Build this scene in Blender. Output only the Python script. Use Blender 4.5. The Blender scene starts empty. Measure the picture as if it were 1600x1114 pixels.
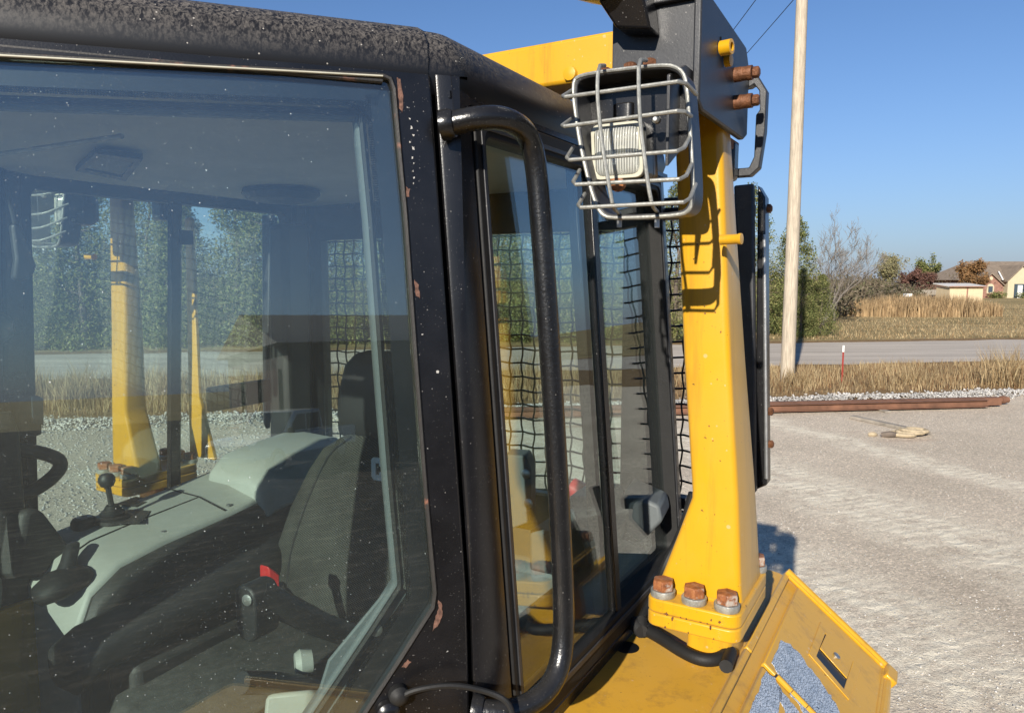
import bpy, bmesh, math, random
import numpy as np
from mathutils import Vector, Matrix
random.seed(7); rng = np.random.default_rng(7)
SC = bpy.context.scene
COL = SC.collection
R_ = math.radians

# ------------------------------------------------------------------ camera, sky, sun, exposure
CAM_H, FPX, HOR = 2.8, 1150.0, 438.0
PITCH = math.atan((557 - HOR) / FPX)
cd = bpy.data.cameras.new('camera'); cam = bpy.data.objects.new('camera', cd); COL.objects.link(cam)
cam.location = (0, 0, CAM_H); cam.rotation_euler = (math.pi/2 - PITCH, 0, 0)
cd.sensor_width = 36; cd.lens = 36 * FPX / 1600; cd.clip_start = 0.02; cd.clip_end = 6000
SC.camera = cam
SUN_TRAVEL = Vector((0.39, 0.94, -0.47)).normalized()
SUN_EL = math.asin(-SUN_TRAVEL.z)
w = bpy.data.worlds.new('World'); SC.world = w; w.use_nodes = True
wn = w.node_tree.nodes; wl = w.node_tree.links; wn.clear()
sky = wn.new('ShaderNodeTexSky'); sky.sky_type = 'NISHITA'; sky.sun_disc = False
sky.sun_elevation = SUN_EL; sky.sun_rotation = math.atan2(-SUN_TRAVEL.x, -SUN_TRAVEL.y)
sky.air_density = 1.0; sky.dust_density = 0.0; sky.ozone_density = 3.5; sky.altitude = 1200
bg = wn.new('ShaderNodeBackground'); bg.inputs['Strength'].default_value = 0.060
wo = wn.new('ShaderNodeOutputWorld')
_tc = wn.new('ShaderNodeTexCoord'); _sx = wn.new('ShaderNodeSeparateXYZ'); wl.new(_tc.outputs['Generated'], _sx.inputs[0])
def _wm(op, a, b):
    q = wn.new('ShaderNodeMath'); q.operation = op
    for k, x in enumerate((a, b)):
        if isinstance(x, float): q.inputs[k].default_value = x
        else: wl.new(x, q.inputs[k])
    return q.outputs[0]
_f = _wm('MULTIPLY', _wm('POWER', _wm('SUBTRACT', 1.0, _wm('MAXIMUM', _sx.outputs[2], 0.0)), 7.0), 0.9)     # horizon haze thins out upward, all the way round
_t = wn.new('ShaderNodeMix'); _t.data_type = 'RGBA'; _t.blend_type = 'MULTIPLY'; _t.inputs[0].default_value = 1; wl.new(sky.outputs[0], _t.inputs[6]); _t.inputs[7].default_value = (.86, 1.03, 1.20, 1)
_m = wn.new('ShaderNodeMix'); _m.data_type = 'RGBA'; wl.new(_f, _m.inputs[0]); wl.new(_t.outputs[2], _m.inputs[6]); _m.inputs[7].default_value = (2.9, 3.25, 4.35, 1)
wl.new(_m.outputs[2], bg.inputs[0]); wl.new(bg.outputs[0], wo.inputs[0])
sd = bpy.data.lights.new('sun', 'SUN'); so = bpy.data.objects.new('sun', sd); COL.objects.link(so)
sd.energy = 4.6; sd.angle = R_(0.55); sd.color = (1.0, 0.93, 0.82)
so.rotation_euler = SUN_TRAVEL.to_track_quat('-Z', 'Y').to_euler(); so.location = (-5, -10, 20)
SC.view_settings.view_transform = 'Standard'; SC.view_settings.look = 'None'
SC.view_settings.exposure = 0.8; SC.view_settings.gamma = 1.0
SC.cycles.use_denoising = True; SC.cycles.max_bounces = 10; SC.cycles.transparent_max_bounces = 24
SC.cycles.glossy_bounces = 4; SC.cycles.diffuse_bounces = 4; SC.cycles.caustics_reflective = False; SC.cycles.caustics_refractive = False
SC.cycles.sample_clamp_indirect = 6.0

# ------------------------------------------------------------------ materials
def newmat(name):
    m = bpy.data.materials.new(name); m.use_nodes = True
    nt = m.node_tree; nt.nodes.clear()
    return m, nt.nodes, nt.links
def ramp(N, stops):
    r = N.new('ShaderNodeValToRGB'); e = r.color_ramp.elements
    while len(e) < len(stops): e.new(0.5)
    for k, (p, c) in enumerate(stops):
        e[k].position = p; e[k].color = (c[0], c[1], c[2], 1) if not isinstance(c, (int, float)) else (c, c, c, 1)
    return r
def noise(N, L, vec, scale, detail=4, rough=0.55, dist=0.0):
    n = N.new('ShaderNodeTexNoise'); n.inputs['Scale'].default_value = scale; n.inputs['Detail'].default_value = detail
    n.inputs['Roughness'].default_value = rough; n.inputs['Distortion'].default_value = dist
    L.new(vec, n.inputs['Vector']); return n
def mixc(N, L, fac, a, b, mode='MIX'):
    m = N.new('ShaderNodeMix'); m.data_type = 'RGBA'; m.blend_type = mode
    for s, x in ((0, fac), (6, a), (7, b)):
        if hasattr(x, 'is_linked') or hasattr(x, 'links'): L.new(x, m.inputs[s])
        elif isinstance(x, (int, float)): m.inputs[s].default_value = x
        else: m.inputs[s].default_value = (x[0], x[1], x[2], 1)
    return m.outputs[2]
def mth(N, L, op, a, b=None, clamp=False):
    m = N.new('ShaderNodeMath'); m.operation = op; m.use_clamp = clamp
    for k, x in enumerate((a, b)):
        if x is None: continue
        if isinstance(x, (int, float)): m.inputs[k].default_value = x
        else: L.new(x, m.inputs[k])
    return m.outputs[0]
def stretch(N, L, vec, sc):
    mp = N.new('ShaderNodeMapping'); mp.inputs['Scale'].default_value = sc; L.new(vec, mp.inputs['Vector']); return mp.outputs[0]
def specks(N, L, vec, scale, size, keep):
    """small round flecks: voronoi cells, a random share of them kept"""
    v = N.new('ShaderNodeTexVoronoi'); v.inputs['Scale'].default_value = scale; L.new(vec, v.inputs['Vector'])
    near = mth(N, L, 'LESS_THAN', v.outputs['Distance'], size)
    sep = N.new('ShaderNodeSeparateColor'); L.new(v.outputs['Color'], sep.inputs[0])
    sel = mth(N, L, 'LESS_THAN', sep.outputs[0], keep)
    return mth(N, L, 'MULTIPLY', near, sel)
def pmat(name, col, rough=0.5, metal=0.0, var=0.15, vscale=12, bump=0.0, bscale=120, dust=0.0, dustcol=(.42, .36, .27),
         speck=0.0, speckscale=90, rust=0.0, rustcol=(.22, .075, .025), spec=0.5, sc=(1, 1, 1), coat=0.0, sheen=0.0, grime=0.0):
    m, N, L = newmat(name)
    o = N.new('ShaderNodeOutputMaterial'); b = N.new('ShaderNodeBsdfPrincipled'); L.new(b.outputs[0], o.inputs[0])
    tc = N.new('ShaderNodeTexCoord'); vec = tc.outputs['Object']
    if sc != (1, 1, 1): vec = stretch(N, L, vec, sc)
    n1 = noise(N, L, vec, vscale, 6, .6)
    lo = tuple(c*(1-var) for c in col); hi = tuple(min(1, c*(1+var)) for c in col)
    r1 = ramp(N, [(.3, lo), (.7, hi)]); L.new(n1.outputs[0], r1.inputs[0]); c = r1.outputs[0]
    rg = rough
    if dust > 0:
        n2 = noise(N, L, tc.outputs['Object'], 7, 8, .7)
        geo = N.new('ShaderNodeNewGeometry'); sx = N.new('ShaderNodeSeparateXYZ'); L.new(geo.outputs['Normal'], sx.inputs[0])
        upf = mth(N, L, 'MAXIMUM', sx.outputs[2], 0.12)
        rr = ramp(N, [(.35, 0.15), (.75, 1.0)]); L.new(n2.outputs[0], rr.inputs[0])
        f = mth(N, L, 'MULTIPLY', mth(N, L, 'MULTIPLY', upf, rr.outputs[0]), dust, True)
        c = mixc(N, L, f, c, dustcol)
        rg = mth(N, L, 'ADD', mth(N, L, 'MULTIPLY', f, 0.6), rough, True)
    if rust > 0:
        n3 = noise(N, L, tc.outputs['Object'], 9, 8, .7)
        rr = ramp(N, [(1-rust-.03, 0), (1-rust+.03, 1)]); L.new(n3.outputs[0], rr.inputs[0])
        c = mixc(N, L, rr.outputs[0], c, rustcol)
    if grime > 0:
        g1 = noise(N, L, stretch(N, L, tc.outputs['Object'], (26, 26, 2.2)), 1.0, 7, .7); q1 = ramp(N, [(.52, 0), (.72, grime)]); L.new(g1.outputs[0], q1.inputs[0])
        c = mixc(N, L, q1.outputs[0], c, (col[0]*.38, col[1]*.36, col[2]+.015))
        g2 = noise(N, L, tc.outputs['Object'], 2.6, 5, .6); q2 = ramp(N, [(.45, 0), (.7, grime*.9)]); L.new(g2.outputs[0], q2.inputs[0])
        c = mixc(N, L, q2.outputs[0], c, (col[0]*.98, col[1]*1.08, col[1]*.14))
        ch = mth(N, L, 'MULTIPLY', specks(N, L, mixc(N, L, .02, tc.outputs['Object'], noise(N, L, tc.outputs['Object'], 90, 2).outputs['Color'], 'ADD'), 38, .09, .16), .85); c = mixc(N, L, ch, c, (.055, .03, .02))
        ch2 = mth(N, L, 'MULTIPLY', specks(N, L, tc.outputs['Object'], 150, .16, .12), .5); c = mixc(N, L, ch2, c, (.16, .09, .03))
    if speck > 0:
        s = specks(N, L, vec, speckscale, 0.22, speck)
        s2 = specks(N, L, vec, speckscale*2.7, 0.25, speck*1.2)
        f = mth(N, L, 'MULTIPLY', mth(N, L, 'MAXIMUM', s, s2), 0.26)
        c = mixc(N, L, f, c, (.5, .47, .43))
    L.new(c, b.inputs['Base Color'])
    if isinstance(rg, (int, float)): b.inputs['Roughness'].default_value = rg
    else: L.new(rg, b.inputs['Roughness'])
    b.inputs['Metallic'].default_value = metal; b.inputs['Specular IOR Level'].default_value = spec
    if sheen: b.inputs['Sheen Weight'].default_value = sheen; b.inputs['Sheen Roughness'].default_value = .55; b.inputs['Sheen Tint'].default_value = (1, .86, .68, 1)
    if coat: b.inputs['Coat Weight'].default_value = coat; b.inputs['Coat Roughness'].default_value = .08
    if bump:
        nb = noise(N, L, vec, bscale, 4, .6); bp = N.new('ShaderNodeBump'); bp.inputs['Strength'].default_value = bump
        bp.inputs['Distance'].default_value = .01; L.new(nb.outputs[0], bp.inputs['Height']); L.new(bp.outputs[0], b.inputs['Normal'])
    return m
def glassmat(name, tint, haze, keep):
    """window glass: clear body, mirror-like surface that follows Schlick's law, dried drops and dust"""
    m, N, L = newmat(name)
    o = N.new('ShaderNodeOutputMaterial'); tr = N.new('ShaderNodeBsdfTransparent'); gl = N.new('ShaderNodeBsdfGlossy'); df = N.new('ShaderNodeBsdfDiffuse')
    tr.inputs[0].default_value = (*tint, 1); gl.inputs['Roughness'].default_value = 0.0; gl.inputs[0].default_value = (.95, 1, 1, 1)
    df.inputs[0].default_value = (.62, .66, .66, 1)
    lw = N.new('ShaderNodeLayerWeight'); lw.inputs[0].default_value = 0.5
    F = mth(N, L, 'ADD', mth(N, L, 'MULTIPLY', mth(N, L, 'POWER', lw.outputs['Facing'], 5.0), .90), .10, True)
    m1 = N.new('ShaderNodeMixShader'); L.new(F, m1.inputs[0]); L.new(tr.outputs[0], m1.inputs[1]); L.new(gl.outputs[0], m1.inputs[2])
    tc = N.new('ShaderNodeTexCoord'); vec = tc.outputs['Object']
    wob = noise(N, L, vec, 40, 2); vv = mixc(N, L, .012, vec, wob.outputs['Color'], 'ADD')
    n = noise(N, L, vec, 3.0, 8, .65)
    hz = mth(N, L, 'MULTIPLY', n.outputs[0], haze*2)
    pat = ramp(N, [(.35, .15), (.7, 1)]); nn = noise(N, L, vec, 2.2, 3); L.new(nn.outputs[0], pat.inputs[0])
    s1 = mth(N, L, 'MULTIPLY', specks(N, L, vv, 60, .055, keep*.35), .8)
    s2 = mth(N, L, 'MULTIPLY', specks(N, L, vv, 130, .09, keep*.6), .35)
    s3 = mth(N, L, 'MULTIPLY', specks(N, L, vv, 300, .14, keep*.8), .14)
    s = mth(N, L, 'MULTIPLY', mth(N, L, 'MAXIMUM', mth(N, L, 'MAXIMUM', s1, s2), s3), pat.outputs[0])
    f = mth(N, L, 'ADD', hz, s, True)
    m2 = N.new('ShaderNodeMixShader'); L.new(f, m2.inputs[0]); L.new(m1.outputs[0], m2.inputs[1]); L.new(df.outputs[0], m2.inputs[2])
    L.new(m2.outputs[0], o.inputs[0]); return m
def leafmat(name, cols, trans=.3):
    m, N, L = newmat(name)
    o = N.new('ShaderNodeOutputMaterial'); b = N.new('ShaderNodeBsdfPrincipled'); t = N.new('ShaderNodeBsdfTranslucent')
    g = N.new('ShaderNodeNewGeometry'); tc = N.new('ShaderNodeTexCoord')
    r = ramp(N, [(k/(len(cols)-1), c) for k, c in enumerate(cols)]); L.new(g.outputs['Random Per Island'], r.inputs[0])
    nz = noise(N, L, tc.outputs['Object'], .9, 3); rr = ramp(N, [(.3, .65), (.7, 1.25)]); L.new(nz.outputs[0], rr.inputs[0])
    c = mixc(N, L, 1.0, r.outputs[0], rr.outputs[0], 'MULTIPLY')
    L.new(c, b.inputs['Base Color']); b.inputs['Roughness'].default_value = .75; b.inputs['Specular IOR Level'].default_value = .15
    L.new(c, t.inputs[0]); mx = N.new('ShaderNodeMixShader'); mx.inputs[0].default_value = trans
    L.new(b.outputs[0], mx.inputs[1]); L.new(t.outputs[0], mx.inputs[2]); L.new(mx.outputs[0], o.inputs[0]); return m

M = {}
M['yellow'] = pmat('machine_yellow', (.52, .27, .003), .36, 0, .06, 5, .04, 260, dust=.20, dustcol=(.46, .30, .10), speck=.02, speckscale=60, coat=.1, sheen=.09, spec=.35, grime=.55)
M['yellow_far'] = M['yellow']
M['black'] = pmat('cab_black_paint', (.0065, .0065, .0075), .27, 0, .4, 18, .05, 400, dust=.07, dustcol=(.30, .27, .23), speck=.035, speckscale=230)
M['tube_black'] = pmat('worn_black_tube', (.007, .007, .0075), .24, 0, .3, 30, .10, 200, dust=.10, dustcol=(.3, .28, .25), speck=.03, speckscale=260)
M['bracket'] = pmat('bracket_black', (.022, .023, .026), .42, 0, .3, 14, .05, 300, dust=.18, dustcol=(.28, .26, .24), speck=.04, speckscale=200)
M['rubber'] = pmat('rubber', (.012, .012, .012), .6, 0, .2, 30, .1, 300, spec=.3)
M['chip'] = pmat('rubber_chipped', (.02, .018, .016), .5, 0, .2, 30, .1, 300, rust=.40, rustcol=(.24, .10, .06))
M['inside'] = pmat('black_plastic_and_console_shade', (.022, .022, .022), .55, 0, .25, 16, .15, 300, dust=.15, dustcol=(.2, .17, .13))
M['trim'] = pmat('interior_grey_trim', (.10, .115, .12), .6, 0, .12, 9, .1, 200)
M['headliner'] = pmat('headliner_cloth', (.50, .51, .50), .9, 0, .10, 6, .2, 500, spec=.1)
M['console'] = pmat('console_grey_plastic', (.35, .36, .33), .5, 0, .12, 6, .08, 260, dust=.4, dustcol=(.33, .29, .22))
M['floor_mat'] = pmat('floor_mat', (.035, .028, .022), .85, 0, .5, 14, .5, 90)
M['seat'] = pmat('seat_fabric', (.055, .055, .052), .9, 0, .3, 40, .2, 300, spec=.1)
M['headrest'] = pmat('headrest_vinyl', (.018, .018, .019), .5, 0, .2, 30, .1, 300)
M['white'] = pmat('white_print', (.75, .75, .72), .5, 0, .04)
M['red'] = pmat('red_plastic', (.45, .02, .02), .4, 0, .1)
M['galv'] = pmat('galvanised_wire', (.30, .30, .275), .5, .55, .25, 60, .15, 200)
M['steel'] = pmat('bare_steel', (.45, .45, .44), .4, .9, .2, 30, .1, 200)
M['boltrust'] = pmat('rusty_bolt', (.28, .085, .025), .75, .1, .45, 45, .35, 120)
def boltmat():
    m, N, L = newmat('weathered_bolt'); o = N.new('ShaderNodeOutputMaterial'); b = N.new('ShaderNodeBsdfPrincipled'); L.new(b.outputs[0], o.inputs[0])
    tc = N.new('ShaderNodeTexCoord'); v = tc.outputs['Object']; n1 = noise(N, L, v, 70, 6, .7); r1 = ramp(N, [(.3, (.10, .035, .015)), (.5, (.25, .085, .028)), (.7, (.36, .15, .05))]); L.new(n1.outputs[0], r1.inputs[0])
    n2 = noise(N, L, v, 33, 5, .65); r2 = ramp(N, [(.52, 0), (.60, .85)]); L.new(n2.outputs[0], r2.inputs[0])
    g = N.new('ShaderNodeNewGeometry'); sx = N.new('ShaderNodeSeparateXYZ'); L.new(g.outputs['Normal'], sx.inputs[0]); flank = mth(N, L, 'SUBTRACT', 1.0, mth(N, L, 'ABSOLUTE', sx.outputs[2]), True)
    c = mixc(N, L, mth(N, L, 'MULTIPLY', r2.outputs[0], mth(N, L, 'ADD', mth(N, L, 'MULTIPLY', flank, .8), .15, True)), r1.outputs[0], (.42, .39, .34)); L.new(c, b.inputs['Base Color']); b.inputs['Roughness'].default_value = .7; b.inputs['Metallic'].default_value = .15
    bp = N.new('ShaderNodeBump'); bp.inputs['Strength'].default_value = .4; bp.inputs['Distance'].default_value = .004; L.new(n1.outputs[0], bp.inputs['Height']); L.new(bp.outputs[0], b.inputs['Normal']); return m
M['boltrust'] = boltmat()
M['boltbrown'] = pmat('brown_bolt', (.13, .052, .022), .6, .3, .5, 60, .3, 150)
M['washer'] = pmat('zinc_washer', (.36, .36, .33), .5, .6, .3, 60, .2, 200)
M['rustpipe'] = pmat('rusted_pipe', (.15, .07, .04), .85, 0, .35, 3, .3, 40, sc=(1, 1, 1))
M['lamp_glass'] = None
M['frit'] = pmat('black_border_and_hole_dark', (.006, .007, .009), .35, 0, .1)  # glass border, also the painted dark of slot, latch recess and deck hole
M['glass'] = glassmat('cab_glass', (.905, .97, .95), .012, .5)
M['glass_clean'] = glassmat('cab_glass_cleaner', (.92, .975, .955), .007, .2)
M['wood'] = pmat('weathered_pole_wood', (.40, .34, .26), .85, 0, .3, 5, .4, 30, sc=(6, 6, .5))
M['graywood'] = pmat('grey_plank', (.25, .22, .18), .85, 0, .3, 6, .3, 30)
M['rope'] = pmat('pale_rope', (.36, .29, .19), .9, 0, .25, 20, .4, 90)
M['tpost'] = pmat('red_post_paint', (.28, .035, .025), .6, 0, .2, 9)
M['cable'] = pmat('cable_sheath', (.02, .02, .02), .6)
M['bark'] = pmat('bark', (.12, .095, .075), .9, 0, .35, 6, .5, 25)
M['barebark'] = pmat('bare_bark', (.15, .13, .11), .9, 0, .3, 6, .3, 25)
M['cedar'] = leafmat('cedar_foliage', [(.058, .074, .026), (.125, .15, .05), (.21, .225, .08), (.30, .27, .115)], .25)
M['straw'] = leafmat('dry_grass', [(.26, .165, .08), (.40, .295, .16), (.54, .43, .25), (.18, .10, .05)], .3)
M['reed'] = leafmat('dry_reed', [(.34, .23, .12), (.44, .32, .18), (.25, .165, .09)], .25)
M['brush'] = leafmat('bare_brush', [(.11, .085, .06), (.16, .125, .085), (.10, .10, .05), (.19, .15, .11)], .2)
M['palebrush'] = leafmat('pale_leaves', [(.26, .24, .12), (.34, .30, .16), (.20, .19, .10)], .3)
M['redleaf'] = leafmat('red_leaves', [(.15, .075, .06), (.18, .095, .07), (.12, .07, .06)], .25)
M['orangeleaf'] = leafmat('orange_leaves', [(.24, .125, .055), (.28, .16, .07), (.17, .115, .06)], .25)
# lamp: ribbed reflector glass
def lampmat():
    m, N, L = newmat('headlamp_glass')
    o = N.new('ShaderNodeOutputMaterial'); b = N.new('ShaderNodeBsdfPrincipled'); L.new(b.outputs[0], o.inputs[0])
    tc = N.new('ShaderNodeTexCoord'); wv = N.new('ShaderNodeTexWave'); wv.bands_direction = 'X'; wv.inputs['Scale'].default_value = 110
    L.new(tc.outputs['Object'], wv.inputs['Vector']); bp = N.new('ShaderNodeBump'); bp.inputs['Strength'].default_value = .3; bp.inputs['Distance'].default_value = .003
    L.new(wv.outputs[0], bp.inputs['Height']); L.new(bp.outputs[0], b.inputs['Normal'])
    b.inputs['Base Color'].default_value = (.82, .83, .82, 1); b.inputs['Roughness'].default_value = .16; b.inputs['Metallic'].default_value = .45
    b.inputs['Coat Weight'].default_value = 1.0; b.inputs['Coat Roughness'].default_value = .03
    return m
M['lamp_glass'] = lampmat()
def lensmat():
    m, N, L = newmat('ribbed_lens'); o = N.new('ShaderNodeOutputMaterial'); t = N.new('ShaderNodeBsdfTransparent'); g_ = N.new('ShaderNodeBsdfPrincipled')
    t.inputs[0].default_value = (.93, .94, .92, 1); g_.inputs['Base Color'].default_value = (.62, .62, .57, 1); g_.inputs['Roughness'].default_value = .14
    tc = N.new('ShaderNodeTexCoord'); wv = N.new('ShaderNodeTexWave'); wv.bands_direction = 'X'; wv.inputs['Scale'].default_value = 75; wv.inputs['Distortion'].default_value = .6; L.new(tc.outputs['Object'], wv.inputs['Vector'])
    bp = N.new('ShaderNodeBump'); bp.inputs['Strength'].default_value = .5; bp.inputs['Distance'].default_value = .004; L.new(wv.outputs[0], bp.inputs['Height']); L.new(bp.outputs[0], g_.inputs['Normal'])
    r = ramp(N, [(.2, .22), (.8, .62)]); L.new(wv.outputs[0], r.inputs[0]); mx = N.new('ShaderNodeMixShader'); L.new(r.outputs[0], mx.inputs[0]); L.new(t.outputs[0], mx.inputs[1]); L.new(g_.outputs[0], mx.inputs[2]); L.new(mx.outputs[0], o.inputs[0]); return m
M['lamp_lens'] = lensmat(); M['chrome'] = pmat('dull_chrome', (.72, .72, .69), .22, 1.0, .08, 30, .1, 120)
M['lamp_rim'] = pmat('yellowed_lamp_rim', (.44, .42, .33), .4, 0, .15, 30)
# seat weave
def weavemat():
    m, N, L = newmat('woven_seat_cloth')
    o = N.new('ShaderNodeOutputMaterial'); b = N.new('ShaderNodeBsdfPrincipled'); L.new(b.outputs[0], o.inputs[0])
    tc = N.new('ShaderNodeTexCoord'); mp = N.new('ShaderNodeMapping'); mp.inputs['Rotation'].default_value = (0, R_(28), 0); L.new(tc.outputs['Object'], mp.inputs[0])
    ck = N.new('ShaderNodeTexChecker'); ck.inputs['Scale'].default_value = 300; L.new(stretch(N, L, mp.outputs[0], (1, .001, 1)), ck.inputs[0])
    nz = noise(N, L, tc.outputs['Object'], 9, 5, .6); r = ramp(N, [(.3, .6), (.7, 1.3)]); L.new(nz.outputs[0], r.inputs[0])
    c = mixc(N, L, ck.outputs[1], (.012, .012, .0115), (.075, .075, .067)); c = mixc(N, L, 1, c, r.outputs[0], 'MULTIPLY')
    L.new(c, b.inputs['Base Color']); b.inputs['Roughness'].default_value = .9; b.inputs['Specular IOR Level'].default_value = .1
    bp = N.new('ShaderNodeBump'); bp.inputs['Strength'].default_value = .5; bp.inputs['Distance'].default_value = .003
    L.new(ck.outputs[1], bp.inputs['Height']); L.new(bp.outputs[0], b.inputs['Normal']); return m
M['weave'] = weavemat()
# roof header: black paint under wind-streaked dust
def dustyroof():
    m, N, L = newmat('dusty_black_roof')
    o = N.new('ShaderNodeOutputMaterial'); b = N.new('ShaderNodeBsdfPrincipled'); L.new(b.outputs[0], o.inputs[0])
    tc = N.new('ShaderNodeTexCoord'); vec = tc.outputs['Object']
    geo = N.new('ShaderNodeNewGeometry'); sx = N.new('ShaderNodeSeparateXYZ'); L.new(geo.outputs['Normal'], sx.inputs[0])
    mp = N.new('ShaderNodeMapping'); mp.inputs['Rotation'].default_value = (R_(25), R_(-25), 0); mp.inputs['Scale'].default_value = (170, 170, 90); L.new(vec, mp.inputs[0])
    n1 = noise(N, L, mp.outputs[0], 1.3, 6, .65, .6); n2_ = noise(N, L, vec, 420, 5, .8); n2 = ramp(N, [(.35, .25), (.65, 1.1)]); L.new(n2_.outputs[0], n2.inputs[0])
    r = ramp(N, [(.42, .05), (.60, 1)]); L.new(n1.outputs[0], r.inputs[0])
    up = mth(N, L, 'MULTIPLY', mth(N, L, 'ADD', sx.outputs[2], .08), 1.1, True)
    f = mth(N, L, 'MULTIPLY', mth(N, L, 'MULTIPLY', r.outputs[0], up), mth(N, L, 'MULTIPLY', n2.outputs[0], .95), True)
    c = mixc(N, L, f, (.006, .006, .007), (.16, .142, .126))
    s = mth(N, L, 'MULTIPLY', specks(N, L, vec, 110, .12, .16), .5); c = mixc(N, L, s, c, (.6, .56, .5))
    L.new(c, b.inputs['Base Color']); rg = mth(N, L, 'ADD', mth(N, L, 'MULTIPLY', f, .9), .38, True); L.new(rg, b.inputs['Roughness'])
    return m
M['roof'] = dustyroof()
# anti-slip tape; the blue of the shade is mixed into its grey
def tapemat():
    m, N, L = newmat('worn_grip_tape')
    o = N.new('ShaderNodeOutputMaterial'); b = N.new('ShaderNodeBsdfPrincipled'); tr = N.new('ShaderNodeBsdfTransparent'); mx = N.new('ShaderNodeMixShader')
    tc = N.new('ShaderNodeTexCoord'); vec = tc.outputs['Object']
    v = N.new('ShaderNodeTexVoronoi'); v.feature = 'DISTANCE_TO_EDGE'; v.inputs['Scale'].default_value = 210; L.new(vec, v.inputs[0])
    r = ramp(N, [(.02, 0), (.10, 1)]); L.new(v.outputs[0], r.inputs[0])
    n = noise(N, L, vec, 40, 6, .7); rn = ramp(N, [(.35, (.28, .35, .45)), (.7, (.54, .61, .71))]); L.new(n.outputs[0], rn.inputs[0])
    c = mixc(N, L, r.outputs[0], (.15, .195, .26), rn.outputs[0]); L.new(c, b.inputs['Base Color']); b.inputs['Roughness'].default_value = .7
    bp = N.new('ShaderNodeBump'); bp.inputs['Strength'].default_value = .7; bp.inputs['Distance'].default_value = .003; L.new(r.outputs[0], bp.inputs['Height']); L.new(bp.outputs[0], b.inputs['Normal'])
    L.new(b.outputs[0], o.inputs[0]); return m
M['tape'] = tapemat()

# ------------------------------------------------------------------ mesh helpers
class MB:
    def __init__(s): s.v = []; s.f = []
    def add(s, vs, fs):
        o = len(s.v); s.v += [tuple(map(float, p)) for p in vs]; s.f += [tuple(i+o for i in f) for f in fs]; return s
    def hexa(s, p):   # 8 corners: 4 bottom ring, 4 top ring
        return s.add(p, [(3, 2, 1, 0), (4, 5, 6, 7), (0, 1, 5, 4), (1, 2, 6, 5), (2, 3, 7, 6), (3, 0, 4, 7)])
    def box(s, x0, x1, y0, y1, z0, z1):
        return s.hexa([(x0, y0, z0), (x1, y0, z0), (x1, y1, z0), (x0, y1, z0), (x0, y0, z1), (x1, y0, z1), (x1, y1, z1), (x0, y1, z1)])
    def loft(s, rings, cap=True, closed=True):
        n = len(rings[0]); o = len(s.v)
        for r in rings: s.v += [tuple(map(float, p)) for p in r]
        for k in range(len(rings)-1):
            for i in range(n if closed else n-1):
                j = (i+1) % n; s.f.append((o+k*n+i, o+k*n+j, o+(k+1)*n+j, o+(k+1)*n+i))
        if cap:
            s.f.append(tuple(o+i for i in reversed(range(n)))); s.f.append(tuple(o+(len(rings)-1)*n+i for i in range(n)))
        return s
    def tube(s, path, r, n=10, cap=True, smooth_iter=0):
        P = [Vector(p) for p in path]
        for _ in range(smooth_iter):
            Q = [P[0]]
            for a, b in zip(P, P[1:]): Q += [a.lerp(b, .25), a.lerp(b, .75)]
            P = Q + [P[-1]]
        rings = []; up = Vector((0, 0, 1)); prev = None
        for k, p in enumerate(P):
            t = (P[min(k+1, len(P)-1)] - P[max(k-1, 0)]).normalized()
            if prev is None:
                a = t.orthogonal().normalized()
            else:
                a = (prev - t*prev.dot(t)); a = a.normalized() if a.length > 1e-6 else t.orthogonal().normalized()
            prev = a; b = t.cross(a); rr = float(np.interp(k/(len(P)-1), np.linspace(0, 1, len(r)), r)) if isinstance(r, (list, tuple)) else r
            rings.append([p + (a*math.cos(2*math.pi*i/n) + b*math.sin(2*math.pi*i/n))*rr for i in range(n)])
        return s.loft(rings, cap)
    def prism(s, poly, d):   # planar polygon extruded by vector d
        d = Vector(d); a = [Vector(p) for p in poly]; return s.loft([a, [p+d for p in a]])
    def ring(s, outer, inner, d):   # frame between two matching closed outlines, extruded by d
        d = Vector(d); n = len(outer); o = len(s.v); A = [Vector(p) for p in outer]; B = [Vector(p) for p in inner]
        s.v += [tuple(p) for p in A+B] + [tuple(p+d) for p in A+B]
        for i in range(n):
            j = (i+1) % n
            s.f += [(o+i, o+j, o+n+j, o+n+i), (o+2*n+i, o+3*n+i, o+3*n+j, o+2*n+j), (o+i, o+2*n+i, o+2*n+j, o+j), (o+n+i, o+n+j, o+3*n+j, o+3*n+i)]
        return s
    def lathe(s, c, axis, prof, n=14, hexa=False):   # prof: list of (radius, height along axis)
        c = Vector(c); t = Vector(axis).normalized(); a = t.orthogonal().normalized(); b = t.cross(a); n = 6 if hexa else n
        return s.loft([[c + t*h + (a*math.cos(2*math.pi*i/n)+b*math.sin(2*math.pi*i/n))*r for i in range(n)] for r, h in prof])
    def mirror(s): s.v = [(-x, y, z) for x, y, z in s.v]; return s
    def build(s, name, mat, parent=None, bevel=0, smooth=35, seg=2, recalc=True):
        me = bpy.data.meshes.new(name); me.from_pydata(s.v, [], s.f)
        if recalc:
            bm = bmesh.new(); bm.from_mesh(me); bmesh.ops.recalc_face_normals(bm, faces=bm.faces); bm.to_mesh(me); bm.free()
        if smooth:
            me.shade_smooth(); me.set_sharp_from_angle(angle=R_(smooth))
        me.materials.append(mat)
        o = bpy.data.objects.new(name, me); COL.objects.link(o)
        if parent is not None: o.parent = parent
        if bevel:
            b = o.modifiers.new('bevel', 'BEVEL'); b.width = bevel; b.segments = seg; b.limit_method = 'ANGLE'; b.angle_limit = R_(40)
        return o
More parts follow.
